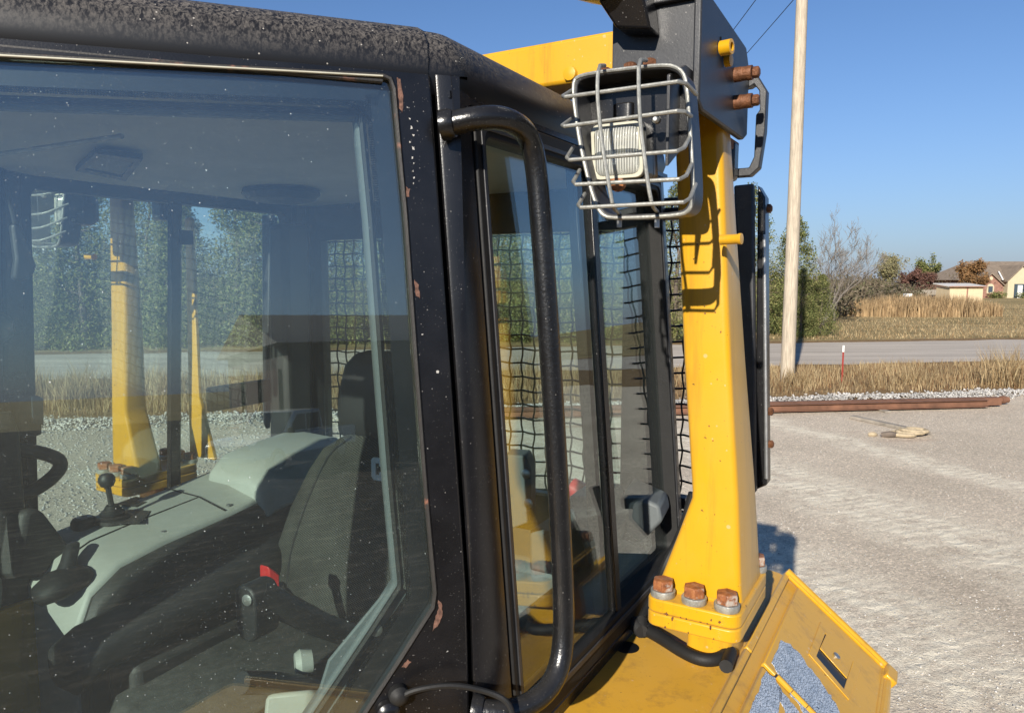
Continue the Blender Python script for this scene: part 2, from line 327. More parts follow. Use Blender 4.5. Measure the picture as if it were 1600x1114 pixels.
def rrect(w, h, r, n=5):   # rounded rectangle outline centred on 0
    out = []
    for cx, cy, a0 in ((w/2-r, h/2-r, 0), (-w/2+r, h/2-r, 90), (-w/2+r, -h/2+r, 180), (w/2-r, -h/2+r, 270)):
        for k in range(n+1):
            a = R_(a0 + 90*k/n); out.append((cx+r*math.cos(a), cy+r*math.sin(a)))
    return out
def empty(name, loc, rz=0):
    o = bpy.data.objects.new(name, None); COL.objects.link(o); o.location = loc; o.rotation_euler = (0, 0, rz); o.empty_display_size = .3; return o
def tag(o, label, cat, group=None):
    o['label'] = label; o['category'] = cat
    if group: o['group'] = group
    return o
def struct(o): o['kind'] = 'structure'; return o
def stuff(o): o['kind'] = 'stuff'; return o
def npmesh(name, V, F, mat, parent=None, smooth=False):
    me = bpy.data.meshes.new(name); k = F.shape[1]
    me.vertices.add(len(V)); me.vertices.foreach_set('co', V.astype(np.float32).ravel())
    me.loops.add(F.size); me.loops.foreach_set('vertex_index', F.astype(np.int32).ravel())
    me.polygons.add(len(F)); me.polygons.foreach_set('loop_start', np.arange(0, F.size, k, dtype=np.int32))
    me.update(calc_edges=True); me.materials.append(mat)
    o = bpy.data.objects.new(name, me); COL.objects.link(o)
    if parent is not None: o.parent = parent
    return o

# ------------------------------------------------------------------ measured frame: machine axes (u = machine's left, v = rearward), origin at its centre
ORG = Vector((1.24, -1.4, CAM_H))                       # lens position in machine axes
_X, _Y = Vector((.8660, .5, 0)), Vector((-.5, .8660, 0))
_F = _Y*math.cos(PITCH) - Vector((0, 0, 1))*math.sin(PITCH); _U = _Y*math.sin(PITCH) + Vector((0, 0, 1))*math.cos(PITCH)
def sight(px, py, u=None, v=None, z=None, n=None, c=None):   # survey: where the sight line to a photo point meets a known plane of the machine
    d = _X*((px-800)/FPX) + _U*((557-py)/FPX) + _F
    if u is not None: n, c = Vector((1, 0, 0)), u
    elif v is not None: n, c = Vector((0, 1, 0)), v
    elif z is not None: n, c = Vector((0, 0, 1)), z
    n = Vector(n); return ORG + d*((c - n.dot(ORG))/n.dot(d))
def ground(px, py):   # world ground point
    a, b = (px-800)/FPX, (557-py)/FPX
    d = Vector((a, b*math.sin(PITCH)+math.cos(PITCH), b*math.cos(PITCH)-math.sin(PITCH)))
    return Vector((0, 0, CAM_H)) + d*(-CAM_H/d.z)

# ------------------------------------------------------------------ SETTING: ground, lot, road
def sheetmat(name, build):
    m, N, L = newmat(name); o = N.new('ShaderNodeOutputMaterial'); b = N.new('ShaderNodeBsdfPrincipled'); L.new(b.outputs[0], o.inputs[0])
    b.inputs['Roughness'].default_value = .95; b.inputs['Specular IOR Level'].default_value = .15
    tc = N.new('ShaderNodeTexCoord'); col, hgt, dist, st = build(N, L, tc.outputs['Object'])
    L.new(col, b.inputs['Base Color'])
    if hgt is not None:
        bp = N.new('ShaderNodeBump'); bp.inputs['Strength'].default_value = st; bp.inputs['Distance'].default_value = dist
        L.new(hgt, bp.inputs['Height']); L.new(bp.outputs[0], b.inputs['Normal'])
    return m
def fieldbuild(N, L, v):
    a = noise(N, L, stretch(N, L, v, (.25, 1, 1)), .35, 8, .65); r = ramp(N, [(.32, (.145, .125, .055)), (.5, (.33, .25, .12)), (.68, (.44, .34, .18))]); L.new(a.outputs[0], r.inputs[0])
    f = noise(N, L, v, 9, 8, .75); rr = ramp(N, [(.3, .6), (.7, 1.3)]); L.new(f.outputs[0], rr.inputs[0])
    return mixc(N, L, 1, r.outputs[0], rr.outputs[0], 'MULTIPLY'), f.outputs[0], .12, .8
def lotbuild(N, L, v):
    n1 = noise(N, L, v, .55, 7, .6); base = ramp(N, [(.3, (.54, .455, .35)), (.7, (.67, .57, .445))]); L.new(n1.outputs[0], base.inputs[0])
    vo = N.new('ShaderNodeTexVoronoi'); vo.inputs['Scale'].default_value = 48; L.new(v, vo.inputs[0])
    sep = N.new('ShaderNodeSeparateColor'); L.new(vo.outputs['Color'], sep.inputs[0])
    st = ramp(N, [(0, .72), (.6, .96), (.88, 1.1), (1, 1.4)]); L.new(sep.outputs[0], st.inputs[0])
    c = mixc(N, L, 1, base.outputs[0], st.outputs[0], 'MULTIPLY')
    fine = noise(N, L, v, 75, 5, .75); fr = ramp(N, [(.3, .72), (.7, 1.28)]); L.new(fine.outputs[0], fr.inputs[0]); c = mixc(N, L, 1, c, fr.outputs[0], 'MULTIPLY')
    # pale crushed-stone ruts left by tracks
    dt = N.new('ShaderNodeVectorMath'); dt.operation = 'DOT_PRODUCT'; L.new(v, dt.inputs[0]); dt.inputs[1].default_value = (.93, .36, 0)
    al = N.new('ShaderNodeVectorMath'); al.operation = 'DOT_PRODUCT'; L.new(v, al.inputs[0]); al.inputs[1].default_value = (.36, -.93, 0)
    wob = noise(N, L, v, .9, 6, .65); wv_ = mth(N, L, 'MULTIPLY', mth(N, L, 'SUBTRACT', wob.outputs[0], .5), 1.3)
    d = mth(N, L, 'ADD', dt.outputs['Value'], wv_)
    masks = []
    for off, hw in ((7.3, .80), (4.85, .85), (9.9, .4), (2.2, .5)):
        q = mth(N, L, 'DIVIDE', mth(N, L, 'ABSOLUTE', mth(N, L, 'SUBTRACT', d, off)), hw)
        masks.append(mth(N, L, 'SUBTRACT', 1.35, q, True))
    mk = masks[0]
    for k in masks[1:]: mk = mth(N, L, 'MAXIMUM', mk, k)
    pn = noise(N, L, v, 3.2, 10, .8); pr = ramp(N, [(.40, 0.0), (.56, 1)]); L.new(pn.outputs[0], pr.inputs[0])
    mk = mth(N, L, 'MULTIPLY', mk, pr.outputs[0], True)
    gf = ramp(N, [(.3, .8), (.7, 1.15)]); L.new(fine.outputs[0], gf.inputs[0])
    pale = mixc(N, L, 1, (.84, .76, .60), gf.outputs[0], 'MULTIPLY')
    c = mixc(N, L, mth(N, L, 'MULTIPLY', mk, .92), c, pale)
    # reddish soil smears near the pipes
    rn = noise(N, L, stretch(N, L, v, (.5, 1.6, 1)), .7, 5, .6); rr = ramp(N, [(.60, 0), (.72, 1)]); L.new(rn.outputs[0], rr.inputs[0])
    sy = N.new('ShaderNodeSeparateXYZ'); L.new(v, sy.inputs[0])
    near = mth(N, L, 'SUBTRACT', 1.0, mth(N, L, 'DIVIDE', mth(N, L, 'ABSOLUTE', mth(N, L, 'SUBTRACT', sy.outputs[1], 13.8)), 2.2), True)
    c = mixc(N, L, mth(N, L, 'MULTIPLY', mth(N, L, 'MULTIPLY', rr.outputs[0], near), .7), c, (.34, .19, .11))
    tread = N.new('ShaderNodeTexWave'); tread.inputs['Scale'].default_value = 2.1; tread.inputs['Distortion'].default_value = 5; tread.inputs['Detail'].default_value = 3; tread.inputs['Detail Scale'].default_value = 3
    cb = N.new('ShaderNodeCombineXYZ'); L.new(al.outputs['Value'], cb.inputs[0]); L.new(dt.outputs['Value'], cb.inputs[1]); L.new(cb.outputs[0], tread.inputs[0])
    h = mth(N, L, 'ADD', mth(N, L, 'MULTIPLY', tread.outputs[0], mth(N, L, 'MULTIPLY', mk, .5)), mth(N, L, 'ADD', mth(N, L, 'MULTIPLY', vo.outputs['Distance'], .35), mth(N, L, 'MULTIPLY', fine.outputs[0], .8)))
    return c, h, .022, .9
def roadbuild(N, L, v):
    a = noise(N, L, stretch(N, L, v, (.12, 1, 1)), 1.2, 7, .6); r = ramp(N, [(.3, (.33, .29, .245)), (.7, (.52, .46, .39))]); L.new(a.outputs[0], r.inputs[0])
    f = noise(N, L, v, 60, 4, .7); rr = ramp(N, [(.3, .8), (.7, 1.2)]); L.new(f.outputs[0], rr.inputs[0])
    return mixc(N, L, 1, r.outputs[0], rr.outputs[0], 'MULTIPLY'), f.outputs[0], .01, .5
def vergebuild(N, L, v):
    a = noise(N, L, v, 3, 8, .7); r = ramp(N, [(.3, (.10, .065, .03)), (.55, (.24, .155, .075)), (.75, (.36, .27, .14))]); L.new(a.outputs[0], r.inputs[0]); return r.outputs[0], a.outputs[0], .1, .8
def dirtbuild(N, L, v):
    a = noise(N, L, stretch(N, L, v, (.8, 1.8, 1)), 1.6, 9, .8); r = ramp(N, [(.38, (.008, .006, .005)), (.52, (.05, .035, .026)), (.66, (.26, .20, .15))]); L.new(a.outputs[0], r.inputs[0]); return r.outputs[0], a.outputs[0], .15, 1
def wavy_sheet(name, x0, x1, ylo, yhi, z, mat, n=160, amp=.25, seed=1):
    r = random.Random(seed); V = []; F = []
    ph = [(r.uniform(.2, 2.2), r.uniform(0, 6.3), r.uniform(.2, 1)) for _ in range(6)]
    for i in range(n+1):
        x = x0+(x1-x0)*i/n; wv = sum(a*math.sin(x*f+p) for f, p, a in ph)*amp/2; wv2 = sum(a*math.sin(x*f*1.3+p*2+1) for f, p, a in ph)*amp/2
        lo = ylo(x); hi = yhi(x); V += [(x, lo+wv2, z), (x, hi+wv, z)]
        if i: F.append((2*i-2, 2*i, 2*i+1, 2*i-1))
    b = MB(); b.v = V; b.f = F; return b.build(name, mat, None, 0, 0)
FIELD = sheetmat('dry_field', fieldbuild)
g = MB(); g.add([(-3000, -3000, 0), (3000, -3000, 0), (3000, 3000, 0), (-3000, 3000, 0)], [(0, 1, 2, 3)])
struct(g.build('field', FIELD, None, 0, 0))
edge_lot = lambda x: 16.0+.18*x
road_lo = lambda x: 22.7+.16*x
road_hi = lambda x: 30.6+.17*x
struct(wavy_sheet('roadside_verge', -70, 70, lambda x: edge_lot(x)-1.5, lambda x: road_hi(x)+1.2, .004, sheetmat('verge_soil', vergebuild), seed=3))
struct(wavy_sheet('gravel_lot', -45, 45, lambda x: -16, edge_lot, .008, sheetmat('gravel', lotbuild), amp=.3, seed=5))
struct(wavy_sheet('road', -70, 70, road_lo, road_hi, .012, sheetmat('worn_asphalt', roadbuild), amp=.2, seed=9))
struct(wavy_sheet('dirt_yard', -60, 70, lambda x: -75, lambda x: -3.0, .012, sheetmat('dark_dirt', dirtbuild), amp=.5, seed=11))

# loose stone: a pale windrow along the lot's edge and scattered pieces on the lot
def stones(name, n, place, smin, smax, mat):
    base = np.array([(1, 0, 0), (-1, 0, 0), (0, 1, 0), (0, -1, 0), (0, 0, 1), (0, 0, -1)], float)
    fac = np.array([(0, 2, 4), (2, 1, 4), (1, 3, 4), (3, 0, 4), (2, 0, 5), (1, 2, 5), (3, 1, 5), (0, 3, 5)])
    P = place(n); S = rng.uniform(smin, smax, (n, 1, 1))*np.array([1, 1, .7]); J = rng.uniform(.6, 1.25, (n, 6, 1))
    a = rng.uniform(0, 6.28, n); c, s_ = np.cos(a), np.sin(a); Rm = np.zeros((n, 3, 3)); Rm[:, 0, 0] = c; Rm[:, 0, 1] = -s_; Rm[:, 1, 0] = s_; Rm[:, 1, 1] = c; Rm[:, 2, 2] = 1
    V = (base[None]*J*S) @ Rm.transpose(0, 2, 1) + P[:, None]
    F = (fac[None] + (np.arange(n)*6)[:, None, None]).reshape(-1, 3)
    return npmesh(name, V.reshape(-1, 3), F, mat)
STONE = leafmat('crushed_stone', [(.26, .25, .235), (.38, .365, .345), (.52, .50, .47), (.31, .29, .26)], 0.0)
def windrow(n):
    x = rng.uniform(-16, 20, n); y = edge_lot(x) - .25 + rng.normal(0, .33, n) + .15*np.sin(x*1.7); return np.stack([x, y, .02+.07*np.exp(-((y-edge_lot(x)+.25)/.35)**2)*rng.uniform(0, 1, n)], 1)
def scatter(n):
    y = 4.2 + 13*rng.random(n)**1.4; x = y*rng.uniform(.05, .78, n); return np.stack([x, y, np.full(n, .012)], 1)
def scatter2(n):
    y = 8 + 7*rng.random(n); x = -y*rng.uniform(.1, .8, n); return np.stack([x, y, np.full(n, .012)], 1)
stuff(tag(stones('gravel_windrow', 11000, windrow, .018, .05, STONE), 'low ridge of pale crushed stone along the edge of the lot', 'gravel'))
stuff(tag(stones('loose_gravel', 6000, scatter, .005, .012, STONE), 'small loose stones strewn over the gravel lot right of the bulldozer', 'gravel'))
stuff(tag(stones('far_side_gravel', 6000, scatter2, .010, .028, STONE), 'pale loose stones seen through the cab beyond the bulldozer', 'gravel'))

# ------------------------------------------------------------------ grass
def blades(name, P, Hh, W, lean, mat, parent=None):
    n = len(P); a = rng.uniform(0, 2*np.pi, n); wx = np.stack([np.cos(a), np.sin(a), np.zeros(n)], 1)*W[:, None]/2
    b = rng.uniform(0, 2*np.pi, n); ld = np.stack([np.cos(b), np.sin(b), np.zeros(n)], 1)*(lean*Hh*rng.uniform(.2, 1, n))[:, None]
    up = np.zeros((n, 3)); up[:, 2] = Hh
    V = np.stack([P-wx, P+wx, P+up*.55+ld*.35+wx*.8, P+up*.55+ld*.35-wx*.8, P+up+ld], 1)
    base = (np.arange(n)*5)[:, None]
    F = np.concatenate([base+np.array([[0, 1, 2]]), base+np.array([[0, 2, 3]]), base+np.array([[3, 2, 4]])], 1).reshape(-1, 3)
    return npmesh(name, V.reshape(-1, 3), F, mat, parent)
def grass_strip(n):
    x = rng.uniform(-17, 20, n); t = rng.random(n)
    cl = np.clip(.5+.5*np.sin(x*1.9+3*np.sin(x*.7))*np.sin(x*.43+1), 0, 1); lo = edge_lot(x)+.5; hi = road_lo(x)-.4
    y = lo+(hi-lo)*t; h = (.18+.42*cl*rng.random(n)+.25*rng.random(n)**3)*(.55+.6*np.sin(np.pi*np.clip(t, .05, .95)))
    left = x < 2; h = np.where(left, h*1.5, h*.8)
    pat = np.sin(x*2.7+1.3*np.sin(y*1.9))*np.sin(y*2.3+x*.9)+.5*np.sin(x*6.1+y*4.7); keep = pat > -.35+.25*rng.normal(0, 1, n)
    h = h*(.75+.35*np.clip(pat, -.5, 1))
    return np.stack([x, y, np.zeros(n)], 1)[keep], h[keep]
P_, h_ = grass_strip(36000)
stuff(tag(blades('dry_grass', P_, h_, rng.uniform(.006, .016, len(h_)), .45, M['straw']), 'tall straw-coloured dry grass on the verge between lot and road', 'grass'))
P_, h_ = grass_strip(12000); h_ = h_*.55
stuff(tag(blades('rust_grass', P_, h_, rng.uniform(.006, .014, len(h_)), .6, leafmat('rusty_grass', [(.20, .10, .05), (.28, .15, .075), (.14, .08, .04)], .25)), 'low rust-brown grass stems under the straw on the verge', 'grass'))
# taller tussocks
tus = []
for cx, cy, n, hh, sp in ((13.3, 19.6, 520, 1.25, .65), (14.6, 19.3, 300, 1.0, .5), (7.7, 19.5, 260, .6, .5), (-11.3, 16.4, 500, 1.15, .5), (-9.6, 15.9, 420, .95, .5), (-7.7, 16.2, 420, 1.05, .6), (-5.2, 16.4, 300, .9, .5), (-2.5, 17.2, 300, .9, .5), (10.8, 19.8, 160, .8, .4), (5.2, 18.8, 120, .8, .4), (9.6, 19.2, 120, .7, .4)):
    q = np.stack([rng.normal(cx, sp*.45, n), rng.normal(cy, sp*.45, n), np.zeros(n)], 1); tus.append((q, hh*rng.uniform(.35, 1, n)))
P_ = np.concatenate([q for q, _ in tus]); h_ = np.concatenate([h for _, h in tus])
stuff(tag(blades('tall_grass_tussocks', P_, h_, rng.uniform(.007, .017, len(h_)), .55, M['straw']), 'taller bleached tussocks of dry grass standing out of the verge', 'grass'))
n = 14000; y = 33+45*rng.random(n)**1.3; x = y*rng.uniform(.3, .80, n); y = y + .12*x
stuff(tag(blades('field_grass', np.stack([x, y, np.zeros(n)], 1), rng.uniform(.05, .20, n), rng.uniform(.012, .035, n), .6, M['straw']), 'short dry grass of the field across the road', 'grass'))
n = 9000; ang = rng.uniform(0, 6.28, n); rr_ = np.sqrt(rng.random(n)); x = 32.3+6.2*rr_*np.cos(ang); y = 58+2.2*rr_*np.sin(ang)
stuff(tag(blades('reed_patch', np.stack([x, y, np.zeros(n)], 1), rng.uniform(.7, 1.95, n)*(1-.45*rr_**3), rng.uniform(.03, .08, n), .22, M['reed']), 'long thicket of tan reeds in the field before the shed', 'reeds'))

# ------------------------------------------------------------------ trees
def leafquads(C, size, droop=0.0, flat=.5):
    n = len(C); a = rng.normal(0, 1, (n, 3)); a /= np.linalg.norm(a, axis=1)[:, None]; b = rng.normal(0, 1, (n, 3)); b -= a*(a*b).sum(1)[:, None]; b /= np.linalg.norm(b, axis=1)[:, None]
    s = size*rng.uniform(.6, 1.4, (n, 1)); a = a*s; b = b*s*flat
    V = np.stack([C-a, C+b*.9, C+a, C-b*.9], 1).reshape(-1, 3); F = (np.arange(n)*4)[:, None]+np.arange(4)[None]; return V, F
def crown_mesh(name, prof, H, nclump, nleaf, clump_r, leaf, mat, parent, seed, bottom=.02):
    r = np.random.default_rng(seed); C = []
    for _ in range(nclump):
        t = bottom+(1-bottom)*r.random()**1.25; R = prof(t); ang = r.uniform(0, 6.28); rad = R*np.sqrt(r.uniform(.25, 1.05))
        c = np.array([rad*np.cos(ang), rad*np.sin(ang), t*H]); k = max(8, int(nleaf*r.uniform(.6, 1.3)))
        d = r.normal(0, 1, (k, 3)); d /= np.linalg.norm(d, axis=1)[:, None]; rr = clump_r*(.55+.6*R/max(prof(.15), .1))*r.random((k, 1))**.5
        C.append(c+d*rr*np.array([1, 1, .75]))
    V, F = leafquads(np.concatenate(C), leaf, 0, .38); return npmesh(name, V, F, mat, parent)
def trunk_mesh(name, H, r0, mat, parent, limbs=10, seed=1, reach=.8):
    r = random.Random(seed); b = MB(); pts = [(r.uniform(-.05, .05)*k, r.uniform(-.05, .05)*k, H*k/5) for k in range(6)]
    b.tube(pts, [r0*(1-.17*k) for k in range(6)], 8)
    for _ in range(limbs):
        z = H*r.uniform(.12, .85); a = r.uniform(0, 6.28); l = reach*(1-z/H*.7)*r.uniform(.6, 1)
        b.tube([(0, 0, z), (l*.5*math.cos(a), l*.5*math.sin(a), z+.1*l), (l*math.cos(a), l*math.sin(a), z+.3*l)], [r0*.35, r0*.22, r0*.08], 5)
    return b.build(name, mat, parent, 0, 40, recalc=False)
cedar_prof = lambda t: 1.75*(1-t)**.62*(.62+.38*min(1, t/.14))
protos = []
for k in range(3):
    e = empty('cedar_tree', (0, -200, 0)); Hc = (6.6, 7.4, 5.8)[k]
    crown_mesh('crown', (lambda t, s=(1, 1.12, .95)[k]: cedar_prof(t)*s), Hc, 230, 64, .52, .062, M['cedar'], e, 30+k)
    trunk_mesh('trunk', Hc*.93, .14, M['bark'], e, 12, k, 1.3); protos.append(e)
used = [False]*3
def plant(k, x, y, s, label, group):
    p = protos[k]
    if not used[k]: o = p; used[k] = True
    else:
        o = p.copy(); COL.objects.link(o)
        for c in p.children:
            q = c.copy(); COL.objects.link(q); q.parent = o
    o.location = (x, y, 0); o.scale = (s, s, s*random.uniform(.94, 1.06)); o.rotation_euler = (0, 0, random.uniform(0, 6.28))
    tag(o, label, 'tree', group); return o
LROW = 'dark green cedar in the dense row across the road behind the bulldozer'
xs = -23.5; k = 0
while xs < 8.6:
    plant(k % 3, xs, road_hi(xs)+3.2+random.uniform(-.8, 1.2), random.uniform(1.0, 1.22), LROW, 'cedars in the row across the road'); xs += random.uniform(1.7, 2.3); k += 1
xs = -24.0
while xs < 7: plant(k % 3, xs, road_hi(xs)+7.5+random.uniform(-.8, .8), random.uniform(1.1, 1.3), 'taller cedar standing behind the first row of cedars across the road', 'cedars behind the first row'); xs += random.uniform(2.6, 3.4); k += 1
plant(1, 12.3, 38.5, 1.05, 'tallest cedar beside the utility pole, its tip above the black screen panel', None)
plant(2, 14.4, 37.8, .98, 'cedar with a narrow pointed tip just behind the utility pole', None)
plant(0, 14.3, 36.4, .52, 'low rounded cedar bush at the foot of the pole across the road', None)
plant(2, 15.6, 37.2, .55, 'small cedar with branches near the ground beside the bare tree', None)
def branchy(name, base, H, seed, lean, label, mat, spread=.5, depth=5, leaves=None, r0=.12, group=None):
    r = random.Random(seed); e = empty(name, base); b = MB(); tips = []
    def grow(p, d, l, rad, dep):
        pts = [p]; dd = d.copy()
        for _ in range(3):
            dd = (dd+Vector((r.uniform(-.2, .2), r.uniform(-.2, .2), r.uniform(-.05, .18)))).normalized(); pts.append(pts[-1]+dd*l/3)
        b.tube(pts, [rad, rad*.85, rad*.7, rad*.55], 5 if rad > .02 else 3, cap=False); tips.extend(pts[1:])
        if dep <= 0: return
        for _ in range(r.choice((2, 3, 3))):
            q = pts[r.choice((1, 2, 3, 3))]; nd = (dd+Vector((r.uniform(-1, 1), r.uniform(-1, 1), r.uniform(-.3, .7)))*spread*1.4).normalized()
            grow(q, nd, l*r.uniform(.55, .82), max(rad*.58, .008), dep-1)
    for _ in range(3 if leaves is None else 2):
        grow(Vector((0, 0, 0)), (Vector(lean)+Vector((r.uniform(-.3, .3), r.uniform(-.3, .3), 0))).normalized(), H*.34, r0, depth)
    b.build('trunk', mat, e, 0, 0, recalc=False)
    if leaves:
        lm, nl, ls = leaves; T = np.array([tuple(t) for t in tips]); T = T[T[:, 2] > H*.18]
        C = T[rng.integers(0, len(T), nl)]+rng.normal(0, H*.035, (nl, 3)); V, F = leafquads(C, ls); npmesh('crown', V, F, lm, e)
    tag(e, label, 'tree', group); return e
branchy('bare_tree', (19.0, 45, 0), 6.6, 11, (.42, 0, 1), 'leaning bare tree with fine grey twigs beside the cedars', M['barebark'], .55, 6, None, .065)
branchy('bare_tree', (21.5, 49, 0), 6.0, 5, (-.1, 0, 1), 'smaller bare grey tree low against the brush line', M['barebark'], .6, 6, None, .05)
branchy('pale_tree', (41.7, 80, 0), 6.6, 3, (0, 0, 1), 'pale olive tree with thin upright crown behind the reeds', M['barebark'], .42, 4, (M['palebrush'], 5200, .10), .12)
branchy('red_tree', (56.5, 102, 0), 5.4, 8, (0, 0, 1), 'round dull red autumn tree left of the shed', M['barebark'], .6, 4, (M['redleaf'], 5200, .16), .13)
branchy('orange_tree', (64.6, 103.5, 0), 6.2, 9, (0, 0, 1), 'orange brown autumn tree in front of the brick house', M['barebark'], .6, 4, (M['orangeleaf'], 5600, .16), .13)
branchy('evergreen_tree', (78.5, 140, 0), 7.2, 12, (0, 0, 1), 'dark evergreen tip just over the left end of the house roof', M['bark'], .4, 4, (M['cedar'], 4200, .18), .14)
# brush line at the back of the field
def brushline():
    C = []
    for _ in range(420):
        x = rng.uniform(30, 130); y = 128+rng.uniform(-14, 22); hh = rng.uniform(2.2, 4.6)*(1.25 if x < 62 else .95); k = 46
        d = rng.normal(0, 1, (k, 3)); d /= np.linalg.norm(d, axis=1)[:, None]; C.append(np.array([x, y, hh*.5])+d*np.array([1.9, 1.6, hh*.52])*rng.random((k, 1))**.4)
    for _ in range(130):
        t = rng.random(); x = 19+24*t; y = 52+26*t+rng.uniform(-3, 5); hh = rng.uniform(1.4, 3.1); k = 60
        d = rng.normal(0, 1, (k, 3)); d /= np.linalg.norm(d, axis=1)[:, None]; C.append(np.array([x, y, hh*.5])+d*np.array([1.3, 1.2, hh*.5])*rng.random((k, 1))**.4)
    V, F = leafquads(np.concatenate(C), .17); return npmesh('brush_line', V, F, M['brush'])
stuff(tag(brushline(), 'grey brown scrub woodland along the back of the field', 'scrub'))
def ridge():   # far wooded rise on the horizon
    C = []
    for _ in range(900):
        a = R_(rng.uniform(-50, 50)); D = rng.uniform(260, 420); hh = rng.uniform(3, 7); k = 22
        d = rng.normal(0, 1, (k, 3)); d /= np.linalg.norm(d, axis=1)[:, None]; C.append(np.array([D*math.sin(a), D*math.cos(a), hh*.5])+d*np.array([5, 4, hh*.5])*rng.random((k, 1))**.4)
    V, F = leafquads(np.concatenate(C), .7); return npmesh('far_woods', V, F, M['brush'])
stuff(tag(ridge(), 'low hazy woods along the horizon', 'woods'))

# ------------------------------------------------------------------ poles, wires, fence post
def utility_pole(loc, label, r=.17, H=11.4):
    e = empty('utility_pole', loc)
    MB().tube([(0.03*k*0, 0, H*k/6) for k in range(7)], [r*(1.12-.05*k) for k in range(7)], 16).build('pole', M['wood'], e)
    MB().box(-.75, .75, -.22, -.12, 10.75, 10.87).build('crossarm', M['graywood'], e, .006)
    for x in (-.55, .55): MB().lathe((x, -.17, 10.87), (0, 0, 1), [(.02, 0), (.05, .02), (.06, .06), (.035, .10), (.045, .13), (.01, .16)], 10).build('insulator', M['lamp_rim'], e)
    return tag(e, label, 'pole')
utility_pole((7.62, 20.2, 0), 'tall pale weathered wooden utility pole in the dry grass by the road')
utility_pole((8.6, 75, 0), 'distant utility pole hidden behind the bulldozer, carrying the same wires')
for dx, lab in ((-.55, 'thin overhead wire on the left end of the crossarms'), (.55, 'thin overhead wire on the right end of the crossarms')):
    pts = []
    for k in range(31):
        t = k/30; y = 20.03+54.8*t; pts.append((7.62+dx+.98*t, y, 11.03-1.1*4*t*(1-t)*.55))
    tag(MB().tube(pts, .012, 5).build('overhead_wire', M['cable'], None), lab, 'wire')
tp = empty('fence_post', (9.0, 19.9, 0))
MB().box(-.022, .022, -.006, .006, 0, .86).box(-.006, .006, -.03, -.006, 0, .86).build('post', M['tpost'], tp, .002)
MB().box(-.024, .024, -.007, .007, .862, 1.04).box(-.006, .006, -.031, -.007, .862, 1.04).build('white_tip', M['white'], tp, .002)
tag(tp, 'thin red steel fence post with a white tip in the dry grass', 'fence post')
ms = empty('marker_stake', (38.6, 72, 0)); MB().box(-.03, .03, -.03, .03, 0, 1.5).build('stake', M['white'], ms); MB().box(-.35, .35, -.25, .25, 1.2, 1.5).build('box', M['white'], ms, .03)
tag(ms, 'small white box on a stake behind the reed patch', 'mailbox')

# ------------------------------------------------------------------ rusty steel on the lot
def lie(p0, p1): # frame for something lying between two ground points
    d = (Vector(p1)-Vector(p0)); return math.atan2(d.y, d.x), d.length
pa, pb = Vector((-.6, 14.55, 0)), Vector((10.95, 16.0, 0)); rz, ln = lie(pa, pb)
def steel(name, dy, z, kind, l0, l1, label):
    e = empty(name, pa+Vector((-math.sin(rz), math.cos(rz), 0))*dy, rz); b = MB()
    if kind == 'beam':
        b.prism([(l0, -.075, z), (l0, .075, z), (l0, .075, z+.014), (l0, .008, z+.02), (l0, .008, z+.136), (l0, .075, z+.142), (l0, .075, z+.156), (l0, -.075, z+.156), (l0, -.075, z+.142), (l0, -.008, z+.136), (l0, -.008, z+.02), (l0, -.075, z+.014)], (l1-l0, 0, 0)); b.build('beam', M['rustpipe'], e, .002)
    elif kind == 'box':
        b.ring([(l0, y*.085, z+.085+q*.085) for y, q in ((-1, -1), (1, -1), (1, 1), (-1, 1))], [(l0, y*.075, z+.085+q*.075) for y, q in ((-1, -1), (1, -1), (1, 1), (-1, 1))], (l1-l0, 0, 0)); b.build('tube', M['rustpipe'], e, .004)
    else:
        n = 16; b.ring([(l0, .07*math.cos(6.2832*i/n), z+.07+.07*math.sin(6.2832*i/n)) for i in range(n)], [(l0, .06*math.cos(6.2832*i/n), z+.07+.06*math.sin(6.2832*i/n)) for i in range(n)], (l1-l0, 0, 0)); b.build('pipe', M['rustpipe'], e)
        for l in (l1-.18,): MB().lathe((l, 0, z+.07), (1, 0, 0), [(.071, 0), (.09, .005), (.09, .09), (.071, .095)], 16).build('collar', M['rustpipe'], e)
    return tag(e, label, 'steel')
steel('steel_beam', 0, .05, 'beam', 0, ln-.55, 'long rust red I-beam lying on the gravel in front of the grass')
steel('square_tube', .19, .05, 'box', .4, ln-.1, 'rusty square tube lying behind the long rust red beam')
steel('steel_pipe', .40, .05, 'pipe', .2, ln+.3, 'rusty round pipe with a collar, rearmost of the steel lengths')
tag(MB().box(0, .5, -.05, .05, .012, .11).build('steel_offcut', M['rustpipe'], None, .01), 'short rusty steel offcut beyond the end of the pipes', 'steel').location = (11.75, 15.95, 0)
for x, lab in ((1.2, 'grey timber block under the hidden end of the steel beam'), (8.6, 'grey timber block under the free end of the steel beam')):
    o = MB().box(-.07, .07, -.25, .6, .01, .05).build('timber_block', M['graywood'], None, .006); o.location = pa+Vector((math.cos(rz), math.sin(rz), 0))*x; o.rotation_euler = (0, 0, rz); tag(o, lab, 'timber')
pl = MB().box(0, 1.75, -.06, .06, .012, .075).build('plank', M['graywood'], None, .008); pl.location = (6.9, 14.75, 0); pl.rotation_euler = (0, 0, R_(-68)); tag(pl, 'grey weathered plank slanting out from under the rusty beam', 'plank')
b = MB(); r = random.Random(4)
for k in range(3):
    c = Vector((7.05+.13*k, 13.0+.05*k, .05)); pts = []
    for i in range(9):
        a = i*.9+k*1.3; pts.append(c+Vector((.26*math.cos(a)*r.uniform(.6, 1.2), .16*math.sin(a), .03*r.random()+.02*k)))
    b.tube(pts, .035, 7, True, 2)
tag(b.build('rope_heap', M['rope'], None), 'heap of thick pale rope at the end of the grey plank', 'rope')
